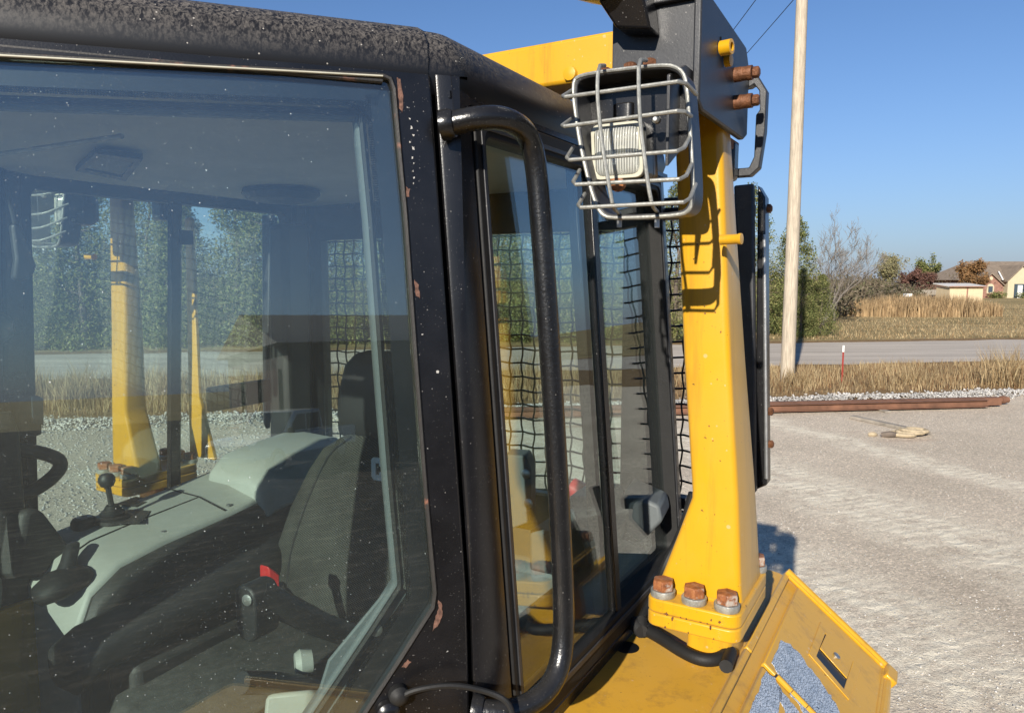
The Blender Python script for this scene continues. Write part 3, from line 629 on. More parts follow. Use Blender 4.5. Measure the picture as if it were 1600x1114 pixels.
tag(MB().tube([(6.62, 12.98, .05), (6.75, 12.9, .075), (6.9, 12.96, .05)], [.04, .06, .03], 8, True, 1).build('cloth_lump', M['bark'], None), 'small dark lump of cloth next to the pale rope', 'cloth')
tag(MB().tube([(6.42, 13.05, .04), (6.5, 13.02, .05), (6.58, 13.06, .035)], [.03, .05, .02], 8, True, 1).build('rag', M['rope'], None), 'small pale rag left of the rope heap', 'cloth')

# ------------------------------------------------------------------ buildings far right
BR = pmat('house_brick', (.24, .125, .09), .85, 0, .25, 3, .2, 12); SH = pmat('roof_shingle', (.20, .155, .115), .9, 0, .2, 2, .3, 8)
CR = pmat('cream_stucco', (.46, .40, .27), .8, 0, .06, 2); SB = pmat('shed_panel', (.52, .42, .27), .7, 0, .08, 2); PANE = pmat('dark_window_glass', (.05, .07, .09), .08, 0, .1); GREYROOF = pmat('grey_shingle', (.17, .165, .165), .9, 0, .15, 2)
HX, HY = 78.0, 118.0
hs = empty('brick_house', (HX-.6, HY, 0)); hs.scale = (1.03, 1.03, 1.03)
MB().box(-4.2, 16, 0, 12, 0, 2.75).build('wall', BR, hs)
rf = MB().add([(-4.9, -.7, 2.75), (16.7, -.7, 2.75), (16.7, 12.7, 2.75), (-4.9, 12.7, 2.75), (-1.3, 6, 5.75), (13.3, 6, 5.75)], [(0, 1, 5, 4), (1, 2, 5), (2, 3, 4, 5), (3, 0, 4), (3, 2, 1, 0)]).build('roof', SH, hs, 0, 0)
def gable(x0, x1, y, zt, zapex, wall, arched, round_vent):
    xm = (x0+x1)/2
    gb = MB().prism([(x0, y, 0), (x1, y, 0), (x1, y, zt), (xm, y, zapex), (x0, y, zt)], (0, 1.6-y, 0)).build('gable', wall, hs)
    MB().prism([(x0-.3, y-.25, zt-.12), (xm, y-.25, zapex+.12), (x1+.3, y-.25, zt-.12), (x1+.3, y-.25, zt+.06), (xm, y-.25, zapex+.32), (x0-.3, y-.25, zt+.06)], (0, 5.2-y, 0)).build('gable_roof', SH, gb)
    if arched:
        out = [(xm-.55, y-.06, .75), (xm+.55, y-.06, .75)]+[(xm+.55*math.cos(a), y-.06, 1.65+.55*math.sin(a)) for a in [k*math.pi/8 for k in range(9)]]
        wf = MB().prism(out, (0, .1, 0)).build('window_frame', CR, gb)
        MB().prism([(xm-.33, y-.09, .9), (xm+.33, y-.09, .9), (xm+.33, y-.09, 1.8), (xm-.33, y-.09, 1.8)], (0, .05, 0)).build('pane', PANE, gb)
    if round_vent: MB().lathe((xm, y-.09, zapex-.55), (0, 1, 0), [(.28, 0), (.28, .12)], 16).build('round_vent', CR, gb)
gable(-3.9, -.2, -1.6, 1.9, 3.55, BR, True, True)
gable(1.0, 5.2, -1.0, 2.55, 4.75, CR, False, False)
gable(4.7, 10.5, -2.4, 2.1, 4.5, BR, True, False)
en = MB().box(2.0, 3.7, -1.06, -1.0, 0, 2.15).build('entry_recess_shade', PANE, hs); MB().box(2.5, 3.2, -1.14, -1.06, 0, 1.95).build('door', M['white'], hs)  # flat dark panel on the wall paints in the shade of the entry
MB().tube([(.35, -.78, 2.8), (1.05, 1.4, 4.05)], .1, 6).build('valley_flashing', M['white'], hs)
tag(hs, 'low brick house with brown hipped roof and cream gabled entry', 'house')
hb = empty('shrub', (HX-2.2, HY-2.6, 0)); 
for nm, x, wd, lab in (('shrub', HX-2.2, 1.7, 'dark clipped shrub under the arched window of the brick house'), ('shrub', HX+2.7, 2.0, 'dark low hedge beside the cream entry of the brick house')):
    o = hb if x < HX else empty('shrub', (x, HY-2.4, 0)); C = rng.normal(0, 1, (500, 3)); C /= np.linalg.norm(C, axis=1)[:, None]; C = C*np.array([wd, .6, .55])*rng.random((500, 1))**.4+np.array([0, 0, .5])
    V, F = leafquads(C, .13); npmesh('leaves', V, F, M['cedar'], o); MB().tube([(0, 0, 0), (0, 0, .6)], .06, 6).build('stem', M['bark'], o); tag(o, lab, 'shrub')
sh = empty('garden_shed', (57.5, 93.5, 0))
MB().box(-2.1, 2.1, 0, 3, 0, 1.95).build('wall', SB, sh)
MB().box(.05, .2, -.06, 0, 0, 1.95).build('door_post', BR, sh)
MB().hexa([(-2.4, -.4, 1.95), (2.4, -.4, 1.95), (2.4, 3.3, 2.3), (-2.4, 3.3, 2.3), (-2.4, -.4, 2.07), (2.4, -.4, 2.07), (2.4, 3.3, 2.42), (-2.4, 3.3, 2.42)]).build('roof', pmat('pale_metal_roof', (.62, .58, .52), .5, 0, .08, 2), sh)
MB().box(-2.42, 2.42, -.46, -.4, 1.95, 2.06).build('fascia', BR, sh)
tag(sh, 'small tan shed with flat pale roof and red fascia', 'shed')
gh = empty('grey_house', (83.5, 142, 0))
MB().box(-5.2, 5, 0, 9, 0, 2.4).build('wall', pmat('grey_siding', (.30, .28, .27), .8), gh)
MB().add([(-6, -.6, 2.4), (5.6, -.6, 2.4), (5.6, 9.6, 2.4), (-6, 9.6, 2.4), (-2, 4.5, 4.2), (1.8, 4.5, 4.2)], [(0, 1, 5, 4), (1, 2, 5), (2, 3, 4, 5), (3, 0, 4), (3, 2, 1, 0)]).build('roof', GREYROOF, gh, 0, 0)
tag(gh, 'grey roofed low house partly hidden behind the tan shed', 'house')
fc = empty('board_fence', (50, 100, 0))
for k in range(36):
    o = MB().box(k*.3, k*.3+.28, 0, .03, 0, 1.5+.04*random.random()).build('board', M['graywood'], fc)
MB().box(0, 10.8, .03, .08, .3, .4).box(0, 10.8, .03, .08, 1.1, 1.2).build('rail', M['graywood'], fc)
tag(fc, 'weathered grey board fence running left from the tan shed', 'fence')

bn = empty('barn', (20, -30, 0), R_(10))
BT = pmat('barn_dark_siding', (.05, .035, .028), .8, 0, .3, 2, .2, 6)
MB().box(-8.5, 9, -6, 7.5, 0, 4.3).build('wall', BT, bn)
MB().prism([(-9, -6.6, 4.3), (-9, 8.1, 4.3), (-9, .75, 6.0)], (18.6, 0, 0)).build('roof', pmat('barn_roof', (.10, .085, .075), .6), bn)
for k in range(3): MB().box(-8.62, -8.5, -4.5+4*k, -1.7+4*k, .1, 3.4).build('door', pmat('barn_door', (.09, .04, .025), .7), bn)
tag(bn, 'dark brown barn across the dirt yard, mirrored in the cab glass', 'barn')

# ------------------------------------------------------------------ pickup in the yard (mirrored in the glass)
pk = empty('pickup_truck', (9.5, -22.5, 0), R_(150))
PW = pmat('truck_white_paint', (.72, .72, .70), .25, 0, .03, coat=.6)
def prof_xz(b, pts, y0, y1): return b.prism([(x, y0, z) for x, z in pts], (0, y1-y0, 0))
prof_xz(MB(), [(-2.8, .55), (2.75, .5), (2.8, .95), (2.6, 1.12), (1.25, 1.2), (-2.8, 1.2)], -.97, .97).build('body', PW, pk, .05)
cb = prof_xz(MB(), [(-.95, 1.2), (1.25, 1.2), (.62, 1.9), (-.75, 1.92)], -.86, .86).build('cabin', PW, pk, .06)
for s in (-1, 1):
    prof_xz(MB(), [(-.78, 1.27), (.05, 1.27), (.05, 1.78), (-.66, 1.8)], s*.862, s*.868).build('rear_side_window', PANE, cb)
    prof_xz(MB(), [(.13, 1.27), (1.0, 1.27), (.55, 1.78), (.13, 1.78)], s*.862, s*.868).build('front_side_window', PANE, cb)
    MB().box(1.0, 1.12, s*.9, s*1.1, 1.2, 1.38).build('wing_mirror', M['rubber'], pk, .02)
    MB().box(2.70, 2.82, s*.55-.2, s*.55+.2, .82, 1.0).build('headlight', M['lamp_glass'], pk, .02)
    MB().box(-2.83, -2.78, s*.85-.08, s*.85+.08, .8, 1.15).build('tail_light', M['red'], pk, .01)
    for x in (-1.75, 1.75):
        wh = MB().lathe((x, s*.78, .4), (0, s, 0), [(.22, 0), (.39, .02), (.4, .06), (.4, .18), (.36, .22), (.22, .22)], 20).build('tyre', M['rubber'], pk)
        MB().lathe((x, s*.99, .4), (0, s, 0), [(.23, 0), (.22, .02), (.06, .03)], 16).build('rim', M['steel'], wh)
MB().box(2.76, 2.86, -.95, .95, .45, .62).build('bumper', M['steel'], pk, .02)
MB().add([(1.24, -.8, 1.215), (1.24, .8, 1.215), (.66, .76, 1.87), (.66, -.76, 1.87)], [(0, 1, 2, 3)]).build('windscreen', PANE, pk).location.x = .02
tag(pk, 'white four-door pickup truck parked behind, mirrored in the cab glass', 'truck')

# ------------------------------------------------------------------ BULLDOZER (all coordinates in machine axes)
DZ = empty('bulldozer', (-.374, 1.832, 0), R_(-30))
tag(DZ, 'yellow bulldozer with black glazed cab, rollover posts and caged work lights', 'bulldozer')
NH = Vector((math.cos(R_(40)), -math.sin(R_(40)), 0)); DD = Vector((-math.sin(R_(40)), -math.cos(R_(40)), 0)); P0 = Vector((.667, -.53, 0))
def side(s, v, z, off=0): return Vector((s*(.667-.08*(z-2.7)+off), v, z))
def door(s, a, z, off=0):
    p = P0 + DD*a + NH*(off-.07*(z-2.7)); return Vector((s*p.x, p.y, z))
DN = Vector((NH.x, NH.y, .07))
def daz(px, py, off=0):
    P = sight(px, py, n=DN, c=DN.dot(P0+Vector((0, 0, 2.7)))+off); return ((P-P0).dot(DD), P.z)
seam = lambda z: max(.012, .037+.0446*(z-2.92))
def sdir(s, d): return Vector((s*d[0], d[1], d[2]))

# --- cab roof and headliner
def inset(poly, d):
    n = len(poly); out = []
    for i in range(n):
        a, b, c = Vector(poly[i-1]), Vector(poly[i]), Vector(poly[(i+1) % n])
        e1 = (b-a).normalized(); e2 = (c-b).normalized(); n1 = Vector((-e1.y, e1.x)); n2 = Vector((-e2.y, e2.x))
        k = (n1+n2); k = k/k.dot(n1); out.append(b+k*d)
    return out
def rounded(poly, r):
    n = len(poly); out = []
    for i in range(n):
        a, b, c = Vector(poly[i-1]), Vector(poly[i]), Vector(poly[(i+1) % n]); p = b+(a-b).normalized()*r; q = b+(c-b).normalized()*r
        for t in (0, .25, .5, .75, 1): out.append(p*(1-t)**2+b*2*t*(1-t)+q*t*t)
    return out
RP = [(.636, -.51), (.62, .44), (-.62, .44), (-.636, -.51), (-.173, -1.06), (.173, -1.06)]
b = MB(); b.loft([[(p.x, p.y, z) for p in rounded(inset(RP, d), .018)] for d, z in ((0, 3.058), (-.008, 3.085), (-.004, 3.112), (.012, 3.136), (.038, 3.154), (.072, 3.166), (.13, 3.174), (.3, 3.181))])
roof = b.build('roof', M['roof'], DZ, 0, 50)
b = MB(); b.loft([[(p.x, p.y, z) for p in rounded(inset(RP, d), .05)] for d, z in ((.03, 3.052), (.07, 3.038), (.16, 3.044), (.4, 3.05))]); hl = b.build('headliner', M['headliner'], DZ, 0, 60)
cl = [sight(*q, z=3.03) for q in ((118, 268), (150, 240), (224, 250), (197, 284))]; ci = [sight(*q, z=3.03) for q in ((134, 266), (156, 247), (208, 256), (190, 277))]
MB().ring(cl, ci, (0, 0, .012)).build('dome_lamp_frame', M['inside'], hl, .003)
MB().prism([p+Vector((0, 0, .004)) for p in ci], (0, 0, .006)).build('dome_lamp', M['trim'], hl)
c = sight(440, 312, z=3.02); MB().lathe((c.x, c.y, 3.046), (0, 0, -1), [(.10, 0), (.105, .012), (.09, .028), (.05, .036), (.01, .037)], 20).build('speaker', M['inside'], hl)
# --- doors (angled front corners), left and right
def build_door(s):
    e = empty('door', (0, 0, 0)); e.parent = DZ
    pts = [(.66, 3.052)] + [daz(*q) for q in ((598, 119), (610, 124), (616, 140), (625, 240), (634, 335), (650, 560), (665, 760), (680, 925), (677, 948), (625, 1030), (570, 1114))]
    (a1, z1), (a2, z2) = pts[-2], pts[-1]; zb = 1.86; pts.append((a2+(a2-a1)/(z2-z1)*(zb-z2), zb)); pts.append((.66, zb))
    out = [(.70, 3.074), (pts[1][0], 3.082), (seam(3.082), 3.082)] + [(seam(z), z) for a, z in pts[3:-2]] + [(seam(1.72), 1.72), (.70, 1.72)]
    inn = sdir(s, NH*-.035)
    fr = MB().ring([door(s, *p) for p in out], [door(s, *p) for p in pts], inn).build('frame', M['black'], e, .004, 30)
    n = len(pts); cen = (.36, 2.5)
    MB().prism([door(s, p[0]+(cen[0]-p[0])*.004, p[1]+(cen[1]-p[1])*.004, -.006) for p in pts], sdir(s, NH*-.006)).build('glass', M['glass'], e, 0, 0)
    def shrink(d, dt):
        q = []
        for k, (a, z) in enumerate(pts):
            top = k <= 1; q.append((a, z))
        I = inset([(a, -z) for a, z in pts], -d) if False else None
        P2 = [Vector(p) for p in pts]; area = sum(P2[i-1].x*P2[i].y-P2[i].x*P2[i-1].y for i in range(n)); sg = 1 if area > 0 else -1
        return [(p.x, p.y) for p in inset(pts, d*sg)]
    f0 = shrink(.004, 0); f1 = shrink(.031, 0); f2 = shrink(.038, 0)
    MB().ring([door(s, *p, -.0135) for p in f0], [door(s, *p, -.0135) for p in f1], sdir(s, NH*-.0015)).build('glass_border', M['frit'], e, 0, 0)
    MB().ring([door(s, *p, -.0135) for p in f1], [door(s, *p, -.0135) for p in f2], sdir(s, NH*-.0015)).build('dotted_border', FRITDOT, e, 0, 0)
    t0 = shrink(.034, 0); t1 = shrink(.050, 0)
    tr = MB().ring([door(s, *p, -.045) for p in t0], [door(s, *p, -.05) for p in t1], sdir(s, NH*-.02)).build('inner_trim', M['trim'], e, .004)
    t2 = shrink(.040, 0); t3 = shrink(.044, 0)
    MB().ring([door(s, *p, -.0455) for p in t2], [door(s, *p, -.0475) for p in t3], sdir(s, NH*.006)).build('seal_lip', M['rubber'], tr)
    MB().prism([door(s, *daz(*q), -.055) for q in ((628, 930), (652, 950), (628, 985), (565, 1068), (545, 1120), (515, 1180), (480, 1180), (505, 1110), (520, 1062))], sdir(s, NH*-.006)).build('lower_trim', M['trim'], e, .003)
    for q in ((598, 1010),):
        a, z = daz(*q); MB().lathe(door(s, a-.0, z, -.054), sdir(s, NH), [(.009, 0), (.009, .004), (.004, .006)], 12).build('screw', M['steel'], tr)
    # rubber gasket round the pane, chipped to rust in places
    gp = [door(s, *p, .0005) for p in pts]; MB().tube(gp, .0035, 6).build('gasket', M['chip'], e)
    MB().tube([door(s, a, pts[0][1]+(pts[1][1]-pts[0][1])*(.66-a)/(.66-pts[1][0])-.001, .0025) for a in (.66, .5, .35, .2, pts[1][0])], .0016, 6).build('seal_bead', M['lamp_rim'], e)
    rings = []
    prof = [(-.004, 3.069), (-.001, 3.073), (.001, 3.104), (-.006, 3.130), (-.026, 3.150), (-.055, 3.163), (-.11, 3.171), (-.16, 3.174), (-.16, 3.12), (-.04, 3.086)]
    for a in [seam(3.1)+k*(.70-seam(3.1))/8 for k in range(9)]: rings.append([door(s, a, z, o-.001) for o, z in prof])
    MB().loft(rings).build('header', M['roof'], e, .003, 50)
    MB().tube([door(s, a, 3.0675, -.003) for a in (.70, .4, pts[1][0])], .0035, 6).build('header_gutter', M['chip'], e)
    MB().lathe(door(s, *daz(605, 1108)), sdir(s, NH), [(.016, 0), (.016, .012), (.012, .016), (.006, .018)], 14).build('lock_bolt', M['black'], e)
    return e
def fritdot():
    m, N, L = newmat('dotted_glass_border'); o = N.new('ShaderNodeOutputMaterial'); d = N.new('ShaderNodeBsdfDiffuse'); d.inputs[0].default_value = (.006, .007, .009, 1); t = N.new('ShaderNodeBsdfTransparent')
    tc = N.new('ShaderNodeTexCoord'); v = N.new('ShaderNodeTexVoronoi'); v.inputs['Scale'].default_value = 420; v.inputs['Randomness'].default_value = 0; L.new(tc.outputs['Object'], v.inputs[0])
    f = mth(N, L, 'LESS_THAN', v.outputs['Distance'], .5); mx = N.new('ShaderNodeMixShader'); L.new(f, mx.inputs[0]); L.new(t.outputs[0], mx.inputs[1]); L.new(d.outputs[0], mx.inputs[2]); L.new(mx.outputs[0], o.inputs[0]); return m
FRITDOT = fritdot()
dl = build_door(1); dr = build_door(-1)
# stay cable on the left door
cp = [door(1, *daz(*q), o) for q, o in (((622, 1081), .012), ((645, 1063), .022), ((700, 1051), .03), ((755, 1061), .035))] + [sight(795, 1095, v=-.56), sight(803, 1125, v=-.56)]
MB().tube(cp, .0042, 8, True, 2).build('stay_cable', M['rubber'], dl)
MB().lathe(door(1, *daz(622, 1081)), NH, [(.014, 0), (.014, .012), (.009, .018), (.004, .02)], 14).build('cable_grommet', M['rubber'], dl)
CHIP = pmat('scraped_rust', (.13, .065, .045), .8, 0, .6, 140, .3, 200); FLECK = pmat('white_droppings', (.40, .385, .36), .8, 0, .1)
rc_ = random.Random(12)
def chip(name, poly, mat, n=4):
    out = []
    for i in range(len(poly)):
        a, b_ = Vector(poly[i]), Vector(poly[(i+1) % len(poly)])
        for k in range(n): q = a.lerp(b_, k/n); out.append((q.x+rc_.uniform(-.9, .9), q.y+rc_.uniform(-1.3, 1.3)))
    MB().prism([door(1, *daz(*q), .0006) for q in out], NH*.0006).build(name, mat, dl, 0, 0)
for pl_ in ([(620, 122), (625, 124), (631, 150), (629, 176), (624, 170), (622, 145)], [(684, 936), (690, 941), (692, 958), (686, 975), (676, 984), (680, 965), (685, 952)], [(634, 291), (640, 296), (639, 309), (635, 306)], [(647, 437), (654, 445), (656, 466), (650, 462)], [(637, 1029), (642, 1033), (634, 1043), (628, 1040)]):
    chip('paint_chip', pl_, CHIP)
for x, y_, r_ in ((640, 186, 2.2), (643, 200, 3), (646, 212, 2.6), (641, 222, 1.6), (646, 232, 3.2), (644, 247, 2.6), (647, 256, 2.2), (645, 268, 1.8), (647, 278, 2.4), (646, 287, 1.6), (684, 581, 3.4), (660, 523, 1.5), (636, 168, 2), (652, 190, 1.5), (699, 1017, 1.6), (668, 700, 1.2)):
    r_ *= .7; chip('white_fleck', [(x-r_*.7, y_-r_), (x+r_*.8, y_-r_*.6), (x+r_*.6, y_+r_*1.1), (x-r_*.8, y_+r_*.8)], FLECK, 2)
# --- pillars
for s in (1, -1):
    rings = []
    for k in range(12):
        z = 1.72+(3.083-1.72)*k/11; a0 = seam(z)-.007
        rings.append([door(s, a0, z, -.002), door(s, max(a0-.004, .006), z), door(s, .003, z, .0005), side(s, -.526, z, .001), side(s, -.481, z), side(s, -.478, z, -.003), side(s, -.478, z, -.055), door(s, a0, z, -.05)])
    MB().loft(rings).build('side_pillar', M['black'], DZ, .003, 30)
    MB().loft([[door(s, seam(z)+.004, z, -.03), door(s, seam(z)-.02, z, -.03), door(s, seam(z)-.02, z, -.04), door(s, seam(z)+.004, z, -.04)] for z in (1.72, 2.4, 3.08)]).build('door_seal', M['rubber'], DZ)
    MB().loft([[side(s, .362, z), side(s, .40, z, -.004), Vector((s*(.60-.05*(z-2.7)), .425, z)), Vector((s*(.585-.05*(z-2.7)), .38, z)), side(s, .362, z, -.05)] for z in (1.72, 2.4, 3.058)]).build('rear_pillar', M['black'], DZ, .006, 30)
    MB().loft([[door(s, .704, z), door(s, .75, z, -.01), door(s, .74, z, -.07), door(s, .704, z, -.06)] for z in (1.72, 2.4, 3.06)]).build('front_pillar', M['black'], DZ, .006, 30)
    MB().loft([[side(s, -.477, z), side(s, .361, z), side(s, .361, z, -.05), side(s, -.477, z, -.05)] for z in (1.62, 2.083)]).build('lower_side_panel', M['black'], DZ, .004)
    MB().loft([[side(s, -.53, 3.052), side(s, .42, 3.052), side(s, .42, 3.052, -.045), side(s, -.53, 3.052, -.045)], [side(s, -.53, 3.062), side(s, .42, 3.062), side(s, .42, 3.062, -.045), side(s, -.53, 3.062, -.045)]]).build('gutter_rail', M['black'], DZ)
    # side window: frame, two panes, sliding stile
    wn_ = empty('side_window', (0, 0, 0)); wn_.parent = DZ
    o4 = [(-.475, 2.086), (.359, 2.086), (.359, 3.05), (-.475, 3.05)]; i4 = [(-.447, 2.135), (.335, 2.135), (.335, 3.012), (-.447, 3.012)]
    def rr4(q, r):
        return [(p.x, p.y) for p in rounded(q, r)]
    MB().ring([side(s, *p, .003) for p in rr4(o4, .012)], [side(s, *p, .003) for p in rr4(i4, .02)], (-s*.04, 0, 0)).build('frame', M['rubber'], wn_, .003)
    MB().ring([side(s, *p, .006) for p in rr4([(-.462, 2.112), (.348, 2.112), (.348, 3.03), (-.462, 3.03)], .015)], [side(s, *p, .006) for p in rr4([(-.454, 2.122), (.340, 2.122), (.340, 3.022), (-.454, 3.022)], .018)], (-s*.003, 0, 0)).build('frame_trim', M['bracket'], wn_, .001)
    def pane(v0, v1, off): MB().prism([side(s, v0, 2.13, off), side(s, v1, 2.13, off), side(s, v1, 3.016, off), side(s, v0, 3.016, off)], (-s*.005, 0, 0)).build('pane', M['glass_clean'], wn_, 0, 0)
    pane(-.45, -.04, -.010); pane(-.075, .338, -.026)
    for v0, v1, off in ((-.062, -.036, .0), (-.085, -.055, -.022)): MB().loft([[side(s, v0, z, off), side(s, v1, z, off), side(s, v1, z, off-.02), side(s, v0, z, off-.02)] for z in (2.13, 2.6, 3.015)]).build('stile', M['black'], wn_, .002)
    MB().box(*sorted((s*.60, s*.63)), -.06, -.02, 2.90, 2.94).build('latch', M['inside'], wn_, .004)
# --- windshield and rear window
WP = [door(1, .75, 3.05), door(-1, .75, 3.05)]
for nm, v0, u0, z0, z1, mt in (('windshield', -1.10, .17, 1.9, 3.02, 'glass_clean'), ('rear_window', .405, .53, 2.2, 2.93, 'glass_clean')):
    e = empty(nm, (0, 0, 0)); e.parent = DZ; uo = u0+.07
    MB().ring([(-uo, v0, 1.62), (uo, v0, 1.62), (uo, v0, 3.055), (-uo, v0, 3.055)], [(-u0, v0, z0), (u0, v0, z0), (u0, v0, z1), (-u0, v0, z1)], (0, .035, 0)).build('frame', M['black'], e, .005)
    MB().box(-u0-.005, u0+.005, v0+.012, v0+.017, z0-.005, z1+.005).build('pane', M[mt], e, 0, 0)
# --- rear screen: woven wire
rs = empty('rear_screen', (0, 0, 0)); rs.parent = DZ
VS, ZS0, ZS1, US = .56, 2.14, 3.0, .80
nw = int(2*US/.042); nz_ = int((ZS1-ZS0)/.043)
vw = MB(); vw.tube([(.0032*math.sin(math.pi*k/2), .003*math.cos(math.pi*k/2), (ZS1-ZS0)*k/(nz_*2)) for k in range(nz_*2+1)], .0029, 6)
hw = MB(); hw.tube([(-US+2*US*k/(nw*2), .003*math.sin(math.pi*k/2+.7), .0018*math.sin(math.pi*k/2)) for k in range(nw*2+1)], .0029, 6)
wv0 = vw.build('wire', M['tube_black'], rs, 0, 60, recalc=False); hw0 = hw.build('wire', M['tube_black'], rs, 0, 60, recalc=False)
wv0.location = (-US+.02, VS, ZS0); hw0.location = (0, VS, ZS0+.02)
for k in range(1, nw):
    o = wv0.copy(); COL.objects.link(o); o.parent = rs; o.location = (-US+.02+.042*k, VS, ZS0)
for k in range(1, nz_):
    o = hw0.copy(); COL.objects.link(o); o.parent = rs; o.location = (0, VS, ZS0+.02+.043*k)
for z in (ZS0-.02, ZS1): MB().box(-US-.02, US+.02, VS-.012, VS+.012, z, z+.02).build('frame_bar', M['bracket'], rs, .003)
# side frame of the screen (black upright behind the left post) and its mirror
pf = [sight(1146, 290, v=.44), sight(1177, 287, v=.44), sight(1181, 768, v=.44), sight(1170, 780, v=.44)]
for s in (1, -1):
    A = [Vector((s*p.x, p.y, p.z)) for p in pf]
    fr = MB().prism(A, (0, .022, 0)).build('screen_upright', M['bracket'], rs, .005)
    B = [A[1]+Vector((s*.004, .03, .0)), A[1]+Vector((s*.022, .03, -.03)), A[2]+Vector((s*.020, .03, .012)), A[2]+Vector((s*-.01, .03, -.006))]
    MB().prism(B, (0, .05, 0)).build('edge_plate', M['black'], rs, .004)
    e0 = A[1].lerp(A[2], .16)+Vector((s*.019, .025, 0)); e1 = A[2]+Vector((s*.019, .025, .03)); MB().tube([e0, e1], .0045, 8).build('bright_edge', M['steel'], rs)
    for t in (.075, .74, .85): q = A[1].lerp(A[2], t)+Vector((s*.022, .05, 0)); MB().lathe(q, (s, 0, 0), [(.011, 0), (.011, .008), (.006, .012)], hexa=True).build('bolt', M['boltbrown'], rs)
    MB().box(*sorted((s*.60, s*.84)), .46, .50, 2.955, 2.985).build('bracket_arm', M['bracket'], rs, .003)
    MB().box(*sorted((s*.60, s*.84)), .46, .50, 2.20, 2.23).build('bracket_arm', M['bracket'], rs, .003)
# --- grab handle
HP = [(.643, -.545, 3.012), (.680, -.530, 3.020), (.706, -.500, 3.024), (.713, -.450, 3.016), (.716, -.425, 2.985), (.722, -.418, 2.90), (.743, -.414, 2.62), (.765, -.42, 2.35), (.772, -.43, 2.25), (.772, -.455, 2.205), (.762, -.50, 2.188), (.735, -.545, 2.186), (.695, -.565, 2.19)]
for s in (1, -1):
    MB().tube([(s*p[0], p[1], p[2]) for p in HP], .0165, 16, True, 2).build('grab_handle', M['tube_black'], DZ)
    MB().lathe((s*.647, -.546, 3.012), (s*.8, .3, .1), [(.021, -.01), (.021, .002), (.018, .008)], 16).build('handle_weld', M['tube_black'], DZ)
    MB().lathe((s*.700, -.563, 2.19), (s*.8, .3, 0), [(.022, -.006), (.022, .002), (.018, .01)], 16).build('handle_weld', M['tube_black'], DZ)
